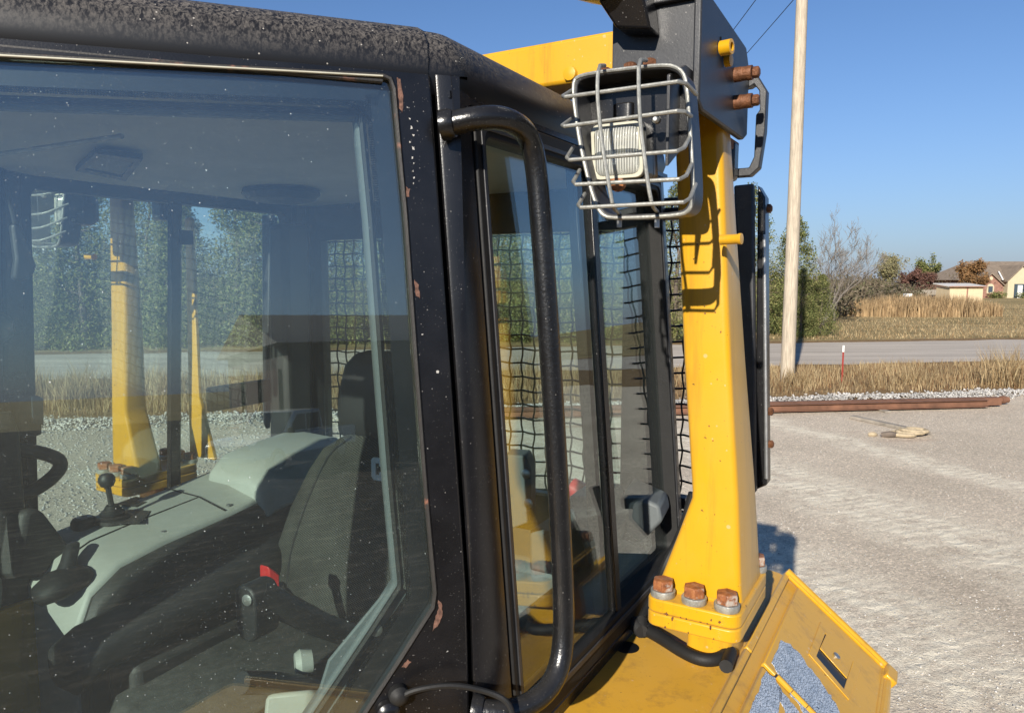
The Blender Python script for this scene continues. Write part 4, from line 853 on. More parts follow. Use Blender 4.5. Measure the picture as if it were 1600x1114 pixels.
# --- rollover posts
def bolt(c, ax, r, parent, wash=True, h=.02, name='bolt'):
    c = Vector(c); ax = Vector(ax).normalized()
    if wash:
        MB().lathe(c, ax, [(r*1.08, 0), (r*1.12, .002), (r*1.12, .011), (r*1.05, .0125)], 20).build('washer', M['washer'], parent)
        c = c+ax*.0126
    MB().lathe(c, ax, [(r, 0), (r, h*.75), (r*.93, h*.95), (r*.55, h)], hexa=True).build(name, M['boltrust'], parent, .0012, 25)
def rsec(u0, u1, v0, v1, r, z, s):
    return [Vector((s*((u0+u1)/2+x), (v0+v1)/2+y, z)) for x, y in rrect(u1-u0, v1-v0, r, 4)]
for s in (1, -1):
    ps = empty('rollover_post', (0, 0, 0)); ps.parent = DZ
    secs = [(2.2155, .801, .961, -.088, .085, .012), (2.25, .813, .958, -.088, .081, .012), (2.32, .837, .954, -.088, .073, .012), (2.385, .8585, .950, -.088, .065, .012), (2.40, .8635, .949, -.088, .063, .012), (2.415, .8635, .948, -.088, .061, .012), (2.65, .843, .928, -.088, .038, .012), (2.90, .826, .911, -.088, .006, .012), (3.12, .812, .897, -.088, -.022, .012)]
    if s < 0: secs = [(z, a+.25*(.86-a) if z < 2.4 else a, b_-.012, c_, c_+(d-c_)*.5, r) for z, a, b_, c_, d, r in secs]
    MB().loft([rsec(a, b_, c_, d, r, z, s) for z, a, b_, c_, d, r in secs]).build('upright', M['yellow'], ps, 0, 40)
    for z0, z1 in ((2.163, 2.1882), (2.1898, 2.215)):
        MB().loft([rsec(.797, .969, -.137, .112, .022, z, s) for z in (z0, z1)]).build('base_plate', M['yellow'], ps, .003, 40)
    MB().loft([rsec(.84, .93, -.02, .10, .015, z, s) for z in (2.0, 2.1625)]).build('pedestal', M['yellow'], ps, .004, 40)
    for u, v in ((.823, -.113), (.882, -.114), (.941, -.113), (.946, .097), (.823, .097), (.884, .099)): bolt((s*u, v, 2.2152), (0, 0, 1), .0205, ps)
    if s < 0: MB().prism([(-.905, .155, 2.2155), (-.78, .155, 2.2155), (-.845, .155, 2.42), (-.845, .155, 3.0), (-.875, .155, 3.0)], (0, .014, 0)).build('rear_flange', M['yellow'], ps, .003)
    MB().tube([(s*.806, -.091, 2.2165), (s*.956, -.091, 2.2165)], .004, 6).build('weld_bead', M['yellow'], ps)
    MB().tube([(s*.957, -.09, 2.2165), (s*.957, .085, 2.2165)], .004, 6).build('weld_bead', M['yellow'], ps)
    pg = sight(1130, 375, u=.918); MB().lathe((s*.914, pg.y, pg.z), (s, -.12, .02), [(.009, 0), (.0085, .006), (.0085, .030), (.0095, .032), (.0095, .036), (.005, .0365)], 12).build('peg', M['yellow'], ps)
    rk = random.Random(21+s)
    def yc(fn, n_, mat, lo, hi):
        for _ in range(n_):
            c2, u_, w_ = fn(); r_ = rk.uniform(lo, hi); el = rk.uniform(.5, 1.8)
            MB().prism([c2+u_*(r_*math.cos(a)*rk.uniform(.5, 1.2))+w_*(r_*el*math.sin(a)*rk.uniform(.5, 1.2)) for a in [k_*math.pi*2/7 for k_ in range(7)]], u_.cross(w_).normalized()*(.0008 if s > 0 else -.0008)).build('paint_chip', mat, ps, 0, 0)
    X1, Z1 = Vector((s, 0, 0)), Vector((0, 0, 1)); PRM = M['boltbrown']
    yc(lambda: (Vector((s*rk.uniform(.875, .91), -.0885, rk.uniform(2.3, 2.85))), X1, Z1), 12, PRM, .0008, .002)
    yc(lambda: (Vector((s*rk.uniform(.82, .945), -.1375, rk.choice((2.1665, 2.186, 2.192, 2.212, 2.2, 2.175)))), X1, Z1), 14, PRM, .001, .0032)
    # crossbeam half (meets its mirror in the middle)
    MB().loft([[Vector((s*u, v, z)) for v, z in ((.02, 3.205), (.16, 3.205), (.16, 3.295), (.02, 3.295))] for u in (0.001, .72)]).build('crossbeam', M['yellow'], ps, .008)
    MB().loft([rsec(.70, .885, -.05, .04, .015, z, s) for z in (3.1205, 3.2045)]).build('beam_foot', M['yellow'], ps, .004)
    MB().lathe((s*.56, .018, 3.222), (0, -1, 0), [(.016, 0), (.014, .006), (.004, .008)], 12).build('lug', M['yellow'], ps)
    MB().box(*sorted((s*.875, s*.899)), -.03, .05, 3.04, 3.058).build('shim', M['rustpipe'], ps, .002)
    # black bracket on the head of the post
    bk = empty('light_bracket', (0, 0, 0)); bk.parent = DZ
    MB().prism([(s*.902, v, z) for v, z in ((-.272, 3.068), (-.25, 3.058), (.02, 3.058), (.048, 3.07), (.048, 3.19), (.02, 3.222), (-.24, 3.236), (-.272, 3.225))], (s*.012, 0, 0)).build('side_plate', M['bracket'], bk, .003)
    MB().box(*sorted((s*.765, s*.901)), -.255, -.245, 3.07, 3.228).build('front_plate', M['bracket'], bk, .002)
    MB().box(*sorted((s*.765, s*.9018)), -.268, -.256, 3.222, 3.234).build('top_rim', M['bracket'], bk, .002)
    MB().box(*sorted((s*.765, s*.9018)), -.243, .045, 3.222, 3.232).build('top_plate', M['bracket'], bk, .002)
    MB().box(*sorted((s*.765, s*.777)), -.243, .015, 3.07, 3.2215).build('inner_plate', M['bracket'], bk, .002)
    MB().box(*sorted((s*.85, s*.901)), .005, .047, 2.985, 3.0575).build('end_block', M['black'], bk, .008)
    for q in ((1148, 118), (1148, 161)):
        p = sight(*q, u=.914); MB().lathe((s*.9142, p.y, p.z), (s, -.05, 0), [(.0125, 0), (.0125, .012), (.0118, .0125), (.0118, .022), (.0125, .0225), (.0125, .030)], 16).build('bolt_shank', M['boltbrown'], bk)
        MB().lathe((s*.9442, p.y, p.z), (s, -.05, 0), [(.010, .001), (.010, .010), (.007, .012)], hexa=True).build('bolt_head', M['boltbrown'], bk, .001)
    sl = [sight(*q, u=.9145) for q in ((1126, 58), (1141, 66), (1146, 92), (1143, 103), (1128, 85))]; MB().prism([(s*p.x, p.y, p.z) for p in sl], (s*.0015, 0, 0)).build('slot_dark', M['frit'], bk)  # flat black patch stands in for the dark inside the slot
    lp = sight(1130, 76, u=.92); MB().lathe((s*.9165, lp.y, lp.z), (s, -.15, 0), [(.012, 0), (.012, .018), (.007, .0185), (.007, .005)], 14).build('lug', M['yellow'], bk); MB().lathe((s*.9165, lp.y+.03, lp.z-.012), (s, -.1, 0), [(.010, 0), (.010, .01), (.006, .0105)], 12).build('lug', M['yellow'], bk)
    # strap handle behind the bracket
    so_ = [sight(*q, v=.055) for q in ((1146, 106), (1172, 104), (1182, 116), (1198, 142), (1195, 205), (1186, 262), (1172, 275), (1145, 277), (1145, 264), (1170, 262), (1178, 245), (1181, 180), (1187, 172), (1186, 142), (1178, 132), (1172, 136), (1147, 140))]
    MB().prism([(s*p.x, p.y, p.z) for p in so_], (0, .024, 0)).build('strap', M['bracket'], bk, .002)
    # upper lamp on its arm, above the bracket
    MB().hexa([(s*x, y, z) for x, y, z in ((.79, -.30, 3.185), (.845, -.30, 3.175), (.845, -.256, 3.175), (.79, -.256, 3.185), (.745, -.34, 3.262), (.835, -.34, 3.262), (.835, -.262, 3.262), (.745, -.262, 3.262))]).build('lamp_arm', M['black'], bk, .004)
    ul = MB().lathe((s*.775, -.30, 3.292), (s*-.15, -1, -.1), [(.03, -.06), (.055, -.04), (.068, 0), (.070, .05), (.062, .056)], 20).build('upper_lamp', M['black'], bk)
    MB().lathe((s*.775-.15*.055*s, -.3545, 3.286), (s*-.15, -1, -.1), [(.060, 0), (.05, .008), (.02, .013), (.004, .014)], 20).build('lens', M['lamp_glass'], ul)
    # caged work light
    wl_ = empty('work_light', (0, 0, 0)); wl_.parent = DZ
    def S3(px, py, v): p = sight(px, py, v=v); return Vector((s*p.x, p.y, p.z))
    oc = [(893, 128), (912, 116), (1040, 101), (1062, 108), (1072, 124), (1078, 200), (1084, 300), (1080, 326), (1065, 337), (955, 342), (938, 334), (924, 300), (905, 220)]
    for _ in range(2): oc = [q for a_, b_ in zip(oc, oc[1:]+oc[:1]) for q in ((a_[0]*.78+b_[0]*.22, a_[1]*.78+b_[1]*.22), (a_[0]*.22+b_[0]*.78, a_[1]*.22+b_[1]*.78))]
    cxm, cym = 990, 222
    OUT = [S3(*q, -.375) for q in oc]; INN = [S3(cxm+(q[0]-cxm)*.945, cym+(q[1]-cym)*.955, -.375) for q in oc]
    MB().ring(OUT, INN, (0, .052, 0)).build('guard_band', M['bracket'], wl_, .002, 40)
    MB().tube(OUT+[OUT[0]], .0030, 8).build('band_rim', M['galv'], wl_)
    MB().prism([S3(cxm+(q[0]-cxm)*.93, cym+(q[1]-cym)*.5-45, -.325) for q in oc], (0, .008, 0)).build('back_plate', M['black'], wl_)
    MB().prism([(s*.896, v_, z_) for v_, z_ in ((-.372, 3.085), (-.30, 3.115), (-.256, 3.115), (-.256, 3.062), (-.285, 3.048), (-.305, 3.03), (-.325, 2.985), (-.372, 2.96))], (s*.005, 0, 0)).build('guard_arm', M['bracket'], wl_, .001)
    F_ = -.425
    for pts in ([(893, 142, -.37), (876, 153, F_), (1068, 127, F_), (1088, 148, -.37)], [(893, 186, -.37), (875, 199, F_), (1067, 173, F_), (1080, 182, -.37)], [(896, 230, -.37), (883, 251, F_), (1066, 236, F_), (1079, 213, -.37)],
                [(906, 266, -.37), (893, 289, F_), (1070, 280, F_), (1082, 254, -.37)], [(914, 303, -.37), (901, 325, F_), (1076, 316, F_), (1087, 288, -.37)]):
        A = [S3(*p) for p in pts]; Q = [A[0], A[0].lerp(A[1], .8), A[1].lerp(A[2], .04), A[1].lerp(A[2], .96), A[2].lerp(A[3], .2), A[3]]
        MB().tube(Q, .0029, 8).build('guard_wire', M['galv'], wl_)
    for pts in ([(945, 103, -.37), (935, 103, -.425), (933, 145, -.43), (938, 201, -.43), (945, 253, -.43), (952, 291, -.43), (958, 325, -.425), (968, 334, -.37)], [(1010, 95, -.37), (998, 94, -.425), (998, 145, -.43), (1001, 201, -.43), (1008, 253, -.43), (1013, 291, -.43), (1019, 322, -.425), (1027, 331, -.37)]):
        MB().tube([S3(*p) for p in pts], .0028, 8, True, 1).build('guard_wire', M['galv'], wl_)
    if s < 0: wl_.location = (0, .09, 0); bk.location = (0, .05, 0)
    # lamp body, rim, ribbed lens
    c0 = S3(966, 237, -.345); W, Hh = abs(S3(1003, 237, -.345).x-S3(930, 237, -.345).x), abs(S3(966, 195, -.345).z-S3(966, 278, -.345).z)
    def lr(w_, h_, r, y): return [Vector((c0.x+x-.06*s*z, c0.y+y, c0.z+z)) for x, z in rrect(w_, h_, r, 4)]
    MB().loft([lr(W*1.16, Hh*1.12, .012, .0295), lr(W*1.16, Hh*1.12, .012, .05), lr(W*.8, Hh*.8, .01, .075)]).build('lamp_body', M['black'], wl_, .002)
    MB().ring(lr(W*1.16, Hh*1.12, .012, .004), lr(W*1.09, Hh*1.06, .012, .004), (0, .025, 0)).build('lamp_shell', M['black'], wl_)
    MB().ring(lr(W*1.08, Hh*1.05, .012, -.007), lr(W*.94, Hh*.92, .012, -.007), (0, .012, 0)).build('lamp_rim', M['lamp_rim'], wl_, .001)
    def cr(r, y, n=20): return [Vector((c0.x+r*math.cos(a)-.06*s*r*math.sin(a), c0.y+y, c0.z+r*math.sin(a))) for a in [R_(45)*0+2*math.pi*k_/n for k_ in range(n)]]
    rq = lr(W*.94, Hh*.92, .012, .004); MB().loft([rq, [q_+(c0-q_)*.25+Vector((0, .010-(q_+(c0-q_)*.25-c0).y*0, 0)) for q_ in rq], [Vector((c0.x+(q_.x-c0.x)*.45, c0.y+.021, c0.z+(q_.z-c0.z)*.45)) for q_ in rq], [Vector((c0.x+(q_.x-c0.x)*.12, c0.y+.026, c0.z+(q_.z-c0.z)*.12)) for q_ in rq]], cap=False).build('reflector', M['chrome'], wl_, 0, 80, recalc=False)
    MB().lathe((c0.x, c0.y+.026, c0.z+.004), (0, -1, 0), [(.004, 0), (.007, .006), (.007, .014), (.003, .018)], 12).build('bulb', M['lamp_rim'], wl_)
    MB().loft([lr(W*.95, Hh*.93, .012, -.004), lr(W*.92, Hh*.90, .012, -.009), lr(W*.7, Hh*.7, .012, -.0125), lr(W*.25, Hh*.25, .006, -.014)]).build('lens', M['lamp_lens'], wl_, 0, 60)
    MB().loft([[Vector((c0.x+x, c0.y+.03+y, c0.z+z)) for x, y in rrect(.035, .035, .01, 3)] for z in (Hh*.56, Hh*.56+.03)]).build('lamp_mount', M['black'], wl_, .002)
    k = S3(967, 288, -.34); MB().lathe(k, (0, -1, 0), [(.012, 0), (.012, .01), (.005, .014)], 10).build('amber_cap', M['boltrust'], wl_)
    for q in ((985, 110), (1015, 104), (945, 118)): k = S3(*q, -.30); MB().lathe(k, (0, 0, 1), [(.011, -.004), (.011, .008), (.006, .011)], hexa=True).build('bolt', M['boltbrown'], wl_)
    for q in ((968, 336), (1027, 336)): k = S3(*q, -.37); MB().tube([k, k-Vector((0, 0, .018))], .004, 6).build('stud', M['steel'], wl_)
    k = S3(1027, 188, -.36); MB().lathe(k, (0, -1, 0), [(.006, 0), (.006, .006), (.003, .01)], 10).build('screw', M['steel'], wl_)
    MB().tube([S3(1000, 100, -.29), S3(1015, 130, -.28), S3(985, 165, -.29), S3(975, 190, -.30)], .005, 7, True, 2).build('lamp_cable', M['rubber'], wl_)
# --- fenders: flat deck by the cab, sloping outer side with an access panel
AL = .68; CA, SA = math.cos(AL), math.sin(AL); SN = Vector((SA, 0, CA))
def slope(t, v, h=0, s=1): return Vector((s*(.95+t*CA+h*SA), v, 2.06-t*SA+h*CA))
def onslope(px, py, h=0): return sight(px, py, n=SN, c=SN.dot(Vector((.95, 0, 2.06)))+h)
def tv(px, py): p = onslope(px, py); return ((p.x-.95)/CA, p.y)
for s in (1, -1):
    fe = empty('fender', (0, 0, 0)); fe.parent = DZ
    prof = [(.55, 2.06), (.905, 2.06), (.925, 2.057), (.942, 2.049), (.955, 2.040)] + [(slope(t, 0, -.012).x, slope(t, 0, -.012).z) for t in (.02, .12, .30)] + [(1.19, 1.82), (1.19, 1.45), (.55, 1.45)]
    MB().loft([[Vector((s*u, v, z)) for u, z in prof] for v in (-1.2, -.6, 0, .515)]).build('fender_body', M['yellow'], fe, .004, 50)
    def plate(t0, t1, v0, v1, h0, h1, name, mat=M['yellow'], bev=.003): return MB().hexa([slope(t0, v0, h0, s), slope(t1, v0, h0, s), slope(t1, v1, h0, s), slope(t0, v1, h0, s), slope(t0, v0, h1, s), slope(t1, v0, h1, s), slope(t1, v1, h1, s), slope(t0, v1, h1, s)]).build(name, mat, fe, bev)
    plate(.032, .285, .066, .485, -.011, .001, 'access_panel')
    plate(.032, .285, -1.18, .052, -.011, .001, 'front_panel')
    plate(-.012, .004, .062, .5, -.011, .0005, 'edge_strip'); plate(-.012, .004, -1.18, .056, -.011, .0005, 'edge_strip')
    for t0, v0, t1, v1, r in ((-.01, .505, .30, .505, .011), (.0, .492, .29, .492, .005), (.298, .5, .298, -1.18, .010), (.286, .48, .286, .07, .004)):
        MB().tube([slope(t0, v0, .001, s), slope(t1, v1, .001, s)], r, 10).build('rim', M['yellow'], fe)
    MB().hexa([slope(.285, .44, -.02, s), slope(.315, .44, -.02, s), slope(.315, .50, -.02, s), slope(.285, .50, -.02, s), slope(.285, .44, .016, s), slope(.315, .44, .016, s), slope(.315, .50, .016, s), slope(.285, .50, .016, s)]).build('corner_block', M['yellow'], fe, .004)
    # piano hinge
    h0, h1 = tv(1212, 1056)[0], .285; nk = 6
    for k in range(nk):
        ta = h0+(h1-h0)*k/nk+.0008; tb = h0+(h1-h0)*(k+1)/nk-.0008; MB().tube([slope(ta, .059, .003, s), slope(tb, .059, .003, s)], .0062, 10).build('hinge_knuckle', M['yellow'], fe)
    MB().tube([slope(h0-.003, .059, .003, s), slope(h1, .059, .003, s)], .0032, 8).build('hinge_pin', M['black'], fe)
    # paddle latch
    def SP(px, py, h): t, v = tv(px, py); return slope(t, v, h, s)
    lt = MB().ring([SP(*q, .0012) for q in ((1281, 972), (1345, 1040), (1325, 1094), (1262, 1022))], [SP(*q, .0012) for q in ((1288, 990), (1331, 1034), (1317, 1077), (1274, 1026))], sdir(s, SN*.0025)).build('latch_plate', M['yellow'], fe, .001)
    MB().prism([SP(*q, .0015) for q in ((1288, 990), (1331, 1034), (1317, 1077), (1274, 1026))], sdir(s, SN*.0006)).build('recess_dark', M['frit'], lt)  # raised black patch; the shade of the latch recess is put into its colour
    MB().prism([SP(*q, .0026) for q in ((1289, 992), (1330, 1034), (1321, 1061), (1279, 1014))], sdir(s, SN*.003)).build('paddle', M['yellow'], lt, .001)
    MB().lathe(SP(1304, 1027, .0058), sdir(s, SN), [(.0085, 0), (.0085, .003), (.0065, .0042), (.005, .003)], 16).build('lock_cylinder', M['steel'], lt)
    # grip tape, edges torn
    r = random.Random(3)
    def ragged(pts, amp=2.0):
        out = []
        for i in range(len(pts)):
            a, b_ = Vector(pts[i]), Vector(pts[(i+1) % len(pts)]); n_ = max(2, int((b_-a).length/6))
            for k in range(n_): q = a.lerp(b_, k/n_); out.append((q.x+r.uniform(-amp, amp), q.y+r.uniform(-amp, amp)))
        return out
    for pl_ in ([(1220, 1000), (1240, 1012), (1262, 1042), (1290, 1077), (1315, 1120), (1345, 1165), (1290, 1170), (1255, 1114), (1232, 1080), (1205, 1036)], [(1195, 1050), (1209, 1060), (1222, 1086), (1214, 1112), (1205, 1122), (1185, 1165), (1140, 1170), (1166, 1122)], [(1213, 1072), (1222, 1082), (1243, 1106), (1262, 1140), (1240, 1150), (1226, 1118), (1219, 1096)]):
        MB().prism([SP(*q, .0013) for q in ragged(pl_)], sdir(s, SN*.0012)).build('grip_tape', M['tape'], fe, 0, 0)
    hc = sight(980, 1011, z=2.0605); MB().lathe((s*hc.x, hc.y, 2.0606), (0, 0, 1), [(.024, 0), (.024, .0006)], 24).build('deck_hole_dark', M['frit'], fe)  # black disc on the deck, painted for the dark of a hole
    # threaded plugs, small fittings on the deck
    MB().lathe((s*.87, -.62, 2.0605), (0, 0, 1), [(.02, 0), (.02, .006), (.012, .008)], 12).build('plug', M['yellow'], fe)
# corrugated hose under the base plate and the loom beside the window
hp = [(.735, .02, 2.085), (.75, -.02, 2.085)] + [tuple(sight(px_, py_, z=2.082)) for px_, py_ in ((990, 973), (1030, 994), (1070, 1020), (1100, 1032), (1128, 1028), (1144, 1012))] + [(.935, -.08, 2.09)]
MB().tube(hp, .0125, 12, True, 2).build('hose', M['rubber'], DZ)
P_h = [Vector(p) for p in hp]
for k in range(26):
    t = k/25*2.6; i = int(t); q = P_h[i].lerp(P_h[i+1], t-i); d = (P_h[i+1]-P_h[i]).normalized(); MB().lathe(q+Vector((0, 0, .0008)), d, [(.0128, -.0018), (.0142, 0), (.0128, .0018)], 12).build('hose_rib', M['rubber'], DZ)
MB().tube([sight(1082, 770, u=.80), sight(1066, 830, u=.78), sight(1040, 880, u=.765), (.735, .10, 2.12), (.73, .02, 2.085)], .009, 10, True, 2).build('wiring_loom', M['rubber'], DZ)

# --- interior
FL = MB().loft([[(p.x, p.y, z) for p in inset(RP, -.02)] for z in (1.50, 1.56)]).build('cab_floor', M['floor_mat'], DZ)
MB().loft([[(.50, v, 1.56), (.62, v, 1.56), (.63, v, 2.10), (.56, v, 2.13), (.50, v, 2.10)] for v in (-.42, .38)]).build('left_side_console', M['inside'], DZ, .02)
cn = empty('console', (0, 0, 0)); cn.parent = DZ
secs = []
for v, zt, drop in ((-.53, 2.09, .08), (-.49, 2.150, .05), (-.42, 2.178, .035), (-.30, 2.192, .03), (-.1, 2.21, .03), (.1, 2.235, .03), (.25, 2.27, .03), (.37, 2.275, .03)):
    secs.append([Vector((-.655, v, 1.58)), Vector((-.660, v, zt-.02)), Vector((-.645, v, zt)), Vector((-.50, v, zt-.004)), Vector((-.385, v, zt-drop)), Vector((-.355, v, zt-drop-.03)), Vector((-.34, v, zt-drop-.12)), Vector((-.33, v, 1.58))])
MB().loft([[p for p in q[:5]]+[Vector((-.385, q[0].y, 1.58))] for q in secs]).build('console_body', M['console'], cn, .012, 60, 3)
MB().loft([[q[4]+Vector((.002, 0, -.006)), q[5], q[6], q[7], Vector((-.383, q[0].y, 1.58))] for q in secs]).build('console_shaded_side', M['inside'], cn, .008, 60)  # black plastic material stands for the shade on the console's inner side
secs = []
for v, z0, z1 in ((-.02, 2.195, 2.24), (.03, 2.205, 2.285), (.14, 2.22, 2.30), (.26, 2.24, 2.31), (.35, 2.24, 2.30)):
    secs.append([Vector((-.60, v, z0)), Vector((-.585, v, z1)), Vector((-.42, v, z1-.005)), Vector((-.37, v, z1-.03)), Vector((-.345, v, z0-.06))])
MB().loft(secs).build('raised_cover', M['console'], cn, .015, 60, 3)
k = Vector((-.56, -.325, 2.188)); kn = sight(167, 750, u=-.56)
MB().lathe(k, (0, 0, 1), [(.042, 0), (.04, .008), (.028, .016), (.03, .022), (.02, .032), (.014, .042)], 18).build('lever_boot', M['rubber'], cn)
lv = MB().tube([k+Vector((0, 0, .03)), k.lerp(kn, .6)+Vector((0, 0, .01)), kn], .007, 8).build('lever', M['inside'], cn)
MB().lathe(kn, (0, 0, 1), [(.004, -.02), (.015, -.015), (.02, -.004), (.02, .006), (.014, .015), (.004, .018)], 16).build('knob', M['headrest'], lv)
sw = sight(132, 820, z=2.185); MB().loft([[Vector((sw.x+x*a, sw.y+y*a, 2.175+h)) for x, y in rrect(.05, .055, .015, 3)] for a, h in ((1, 0), (1, .02), (.8, .03))]).build('switch', M['inside'], cn, .002)
for d in (-.009, .011): MB().lathe((sw.x+d*.6, sw.y+d, 2.2055), (0, 0, 1), [(.006, 0), (.006, .002)], 10).build('switch_mark', M['white'], cn)
for a, b_, zz in (((196, 818), (232, 784), 2.193), ((196, 790), (228, 778), 2.198)):
    p, q = sight(*a, z=zz), sight(*b_, z=zz); d = (q-p); w_ = Vector((-d.y, d.x, 0)).normalized()*.035; MB().prism([p-w_, q-w_, q+w_, p+w_], (0, 0, .0015)).build('label', M['inside'], cn)
MB().loft([[Vector((-.52+x, .02+y, 2.228+h)) for x, y in rrect(.06, .04, .01, 3)] for h in (0, .014)]).build('vent', M['inside'], cn, .002)
MB().tube([(-.652, -.115, 2.204), (-.645, -.115, 2.2095), (-.50, -.115, 2.2055), (-.395, -.115, 2.184)], .0022, 6).build('panel_seam', M['rubber'], cn)
MB().tube([(-.50, -.48, 2.152), (-.50, -.42, 2.1755), (-.50, -.30, 2.1895), (-.50, -.12, 2.2045)], .0018, 6).build('panel_seam', M['rubber'], cn)
for u_, v_, z_ in ((-.63, -.09, 2.211), (-.41, -.09, 2.19), (-.63, -.28, 2.195), (-.42, -.28, 2.170), (-.41, .30, 2.298)): MB().lathe((u_, v_, z_), (0, 0, 1), [(.007, -.003), (.007, .002), (.003, .003)], 10).build('screw', M['steel'], cn)
MB().prism([door(-1, .10, 2.13, -.06), door(-1, .68, 2.13, -.06), door(-1, .68, 1.74, -.06), door(-1, .02, 1.74, -.06)], sdir(-1, NH*-.02)).build('kick_panel', M['console'], dr, .006)
# padded armrest before the console
MB().loft([[Vector((c_+x, v, z+y)) for x, y in rrect(.13, .09, .035, 4)] for v, c_, z in ((-.60, -.30, 1.99), (-.56, -.285, 2.02), (-.2, -.27, 2.055), (-.02, -.265, 2.07), (.01, -.265, 2.05))]).build('right_armrest', M['headrest'], DZ, 0, 60)
MB().box(-.33, -.22, -.5, -.05, 1.57, 1.97).build('armrest_stand', M['inside'], DZ, .02)
# instrument column at the right front pillar, with grab loop and monitor
dc = empty('instrument_column', (0, 0, 0)); dc.parent = DZ
MB().loft([[Vector((c_[0]+x*w_, c_[1]+y*w_, z)) for x, y in rrect(.16, .16, .04, 4)] for c_, z, w_ in (((-.60, -.56), 1.57, .55), ((-.605, -.555), 2.0, .5), ((-.61, -.55), 2.3, .42), ((-.615, -.545), 2.45, .4), ((-.615, -.545), 2.5, .25))]).build('column', M['inside'], dc, 0, 60)
lp = [sight(-10, 705, u=-.61), sight(25, 699, u=-.61), sight(78, 710, u=-.61), sight(98, 722, u=-.61), sight(88, 742, u=-.61), sight(52, 768, u=-.61), sight(10, 775, u=-.61), sight(-20, 770, u=-.61)]
MB().tube(lp, .0165, 12, True, 2).build('grab_loop', M['headrest'], dc)
mo = [sight(*q, u=-.61) for q in ((26, 618), (66, 618), (67, 680), (27, 686))]; MB().prism(mo, (-.03, -.01, 0)).build('monitor', M['inside'], dc, .006)
MB().prism([p+Vector((.001, .004, 0)) for p in [sight(*q, u=-.61) for q in ((46, 620), (63, 621), (64, 664), (47, 662))]], (.004, 0, 0)).build('monitor_screen', PANE, dc)
hm = sight(-5, 512, u=-.61); MB().lathe(hm, (.7, -.3, .1), [(.005, -.03), (.03, -.02), (.036, 0), (.03, .012), (.01, .018)], 18).build('mirror_back', M['inside'], dc)
MB().tube([hm, hm+Vector((0, -.06, -.12)), (-.61, -.55, 2.46)], .007, 8, True, 1).build('mirror_stalk', M['inside'], dc)
bx_ = [sight(*q, u=-.61) for q in ((25, 815), (58, 797), (75, 812), (105, 850), (100, 868), (40, 880))]; MB().prism(bx_, (-.035, -.02, 0)).build('pedestal_cover', M['inside'], dc, .012)
def blob(name, cs, mat, par):   # lofted soft form through centres with radii
    return MB().loft([[Vector((c_[0]+rx*math.cos(a), c_[1], c_[2]+rz_*math.sin(a))) for a in [2*math.pi*k_/14 for k_ in range(14)]] for c_, rx, rz_ in cs]).build(name, mat, par, 0, 70)
pc0 = sight(100, 905, u=-.44)
blob('joystick_boot', [(pc0+Vector((0, -.065, -.02)), .01, .008), (pc0+Vector((0, -.055, -.018)), .034, .022), (pc0+Vector((0, -.02, -.008)), .046, .032), (pc0+Vector((0, .03, -.004)), .042, .03), (pc0+Vector((0, .055, -.01)), .03, .02), (pc0+Vector((0, .065, -.012)), .008, .008)], M['rubber'], cn)
jp = sight(112, 858, u=-.47); MB().loft([[pc0+(jp-pc0)*t+Vector((x*w_, y*w_, 0)) for x, y in rrect(.05, .05, .018, 3)] for t, w_ in ((.1, .9), (.6, .62), (1.0, .60), (1.2, .5), (1.25, .3))]).build('joystick', M['headrest'], cn, 0, 70)
pd_ = [sight(*q, u=-.53) for q in ((40, 800), (60, 792), (72, 800), (116, 858), (108, 874), (60, 905), (22, 905))]; MB().prism(pd_, (-.05, -.02, 0)).build('switch_pod', M['inside'], cn, .012)
# sun-visor rod and wiper at the top right
MB().tube([sight(8, 282, u=-.50), sight(24, 350, u=-.50)], .005, 8).build('wiper_arm', M['inside'], DZ)
wb = [sight(*q, u=-.50) for q in ((19, 352), (29, 348), (44, 372), (59, 418), (52, 433), (34, 440), (22, 436), (26, 405))]; MB().prism(wb, (-.02, 0, 0)).build('wiper_motor', M['inside'], DZ, .006)
rd = [sight(-5, 231, z=3.035), sight(190, 201, z=3.035)]; MB().tube([p-Vector((0, 0, .012)) for p in rd], .0045, 8).build('visor_rod', M['galv'], DZ)
# seat
st = empty('operator_seat', (0, 0, 0)); st.parent = DZ
def pad(name, mat, secs, n=8, par=st): return MB().loft([[Vector((x, v+y*.0, z)) if False else Vector((c_+x, v+dv*(z_/1), z_+z)) for x, z in [(0, 0)]] for c_, v, z_, dv, z in []] or secs).build(name, mat, par, 0, 70)
def backsec(z, wd, v, th):   # one horizontal section of the backrest, bolsters proud at the sides
    o = []
    for k in range(24):
        a = 2*math.pi*k/24; x = wd/2*math.copysign(abs(math.cos(a))**.55, math.cos(a)); y = th/2*math.copysign(abs(math.sin(a))**.7, math.sin(a))
        if math.sin(a) < 0: y += .022*(1-abs(math.cos(a))**2)
        o.append(Vector((x+(.02 if z > 2.38 else -.005), v+y, z)))
    return o
BR_ = [backsec(*q) for q in ((1.90, .40, -.075, .07), (1.92, .46, -.075, .11), (2.00, .50, -.065, .14), (2.10, .49, -.045, .15), (2.20, .44, -.02, .14), (2.30, .355, .005, .125), (2.36, .28, .02, .11), (2.40, .20, .03, .085), (2.415, .12, .035, .05))]
MB().loft(BR_).build('backrest', M['weave'], st, 0, 70)
for q_ in (16, 20): MB().tube([r_[q_] for r_ in BR_[1:-1]], .0035, 6, True, 1).build('piping', M['headrest'], st)
MB().loft([backsec(*q) for q in ((2.385, .17, .035, .05), (2.40, .24, .035, .085), (2.45, .265, .04, .10), (2.52, .255, .045, .10), (2.58, .225, .05, .09), (2.61, .17, .055, .065), (2.62, .10, .055, .03))]).build('headrest', M['headrest'], st, 0, 70)
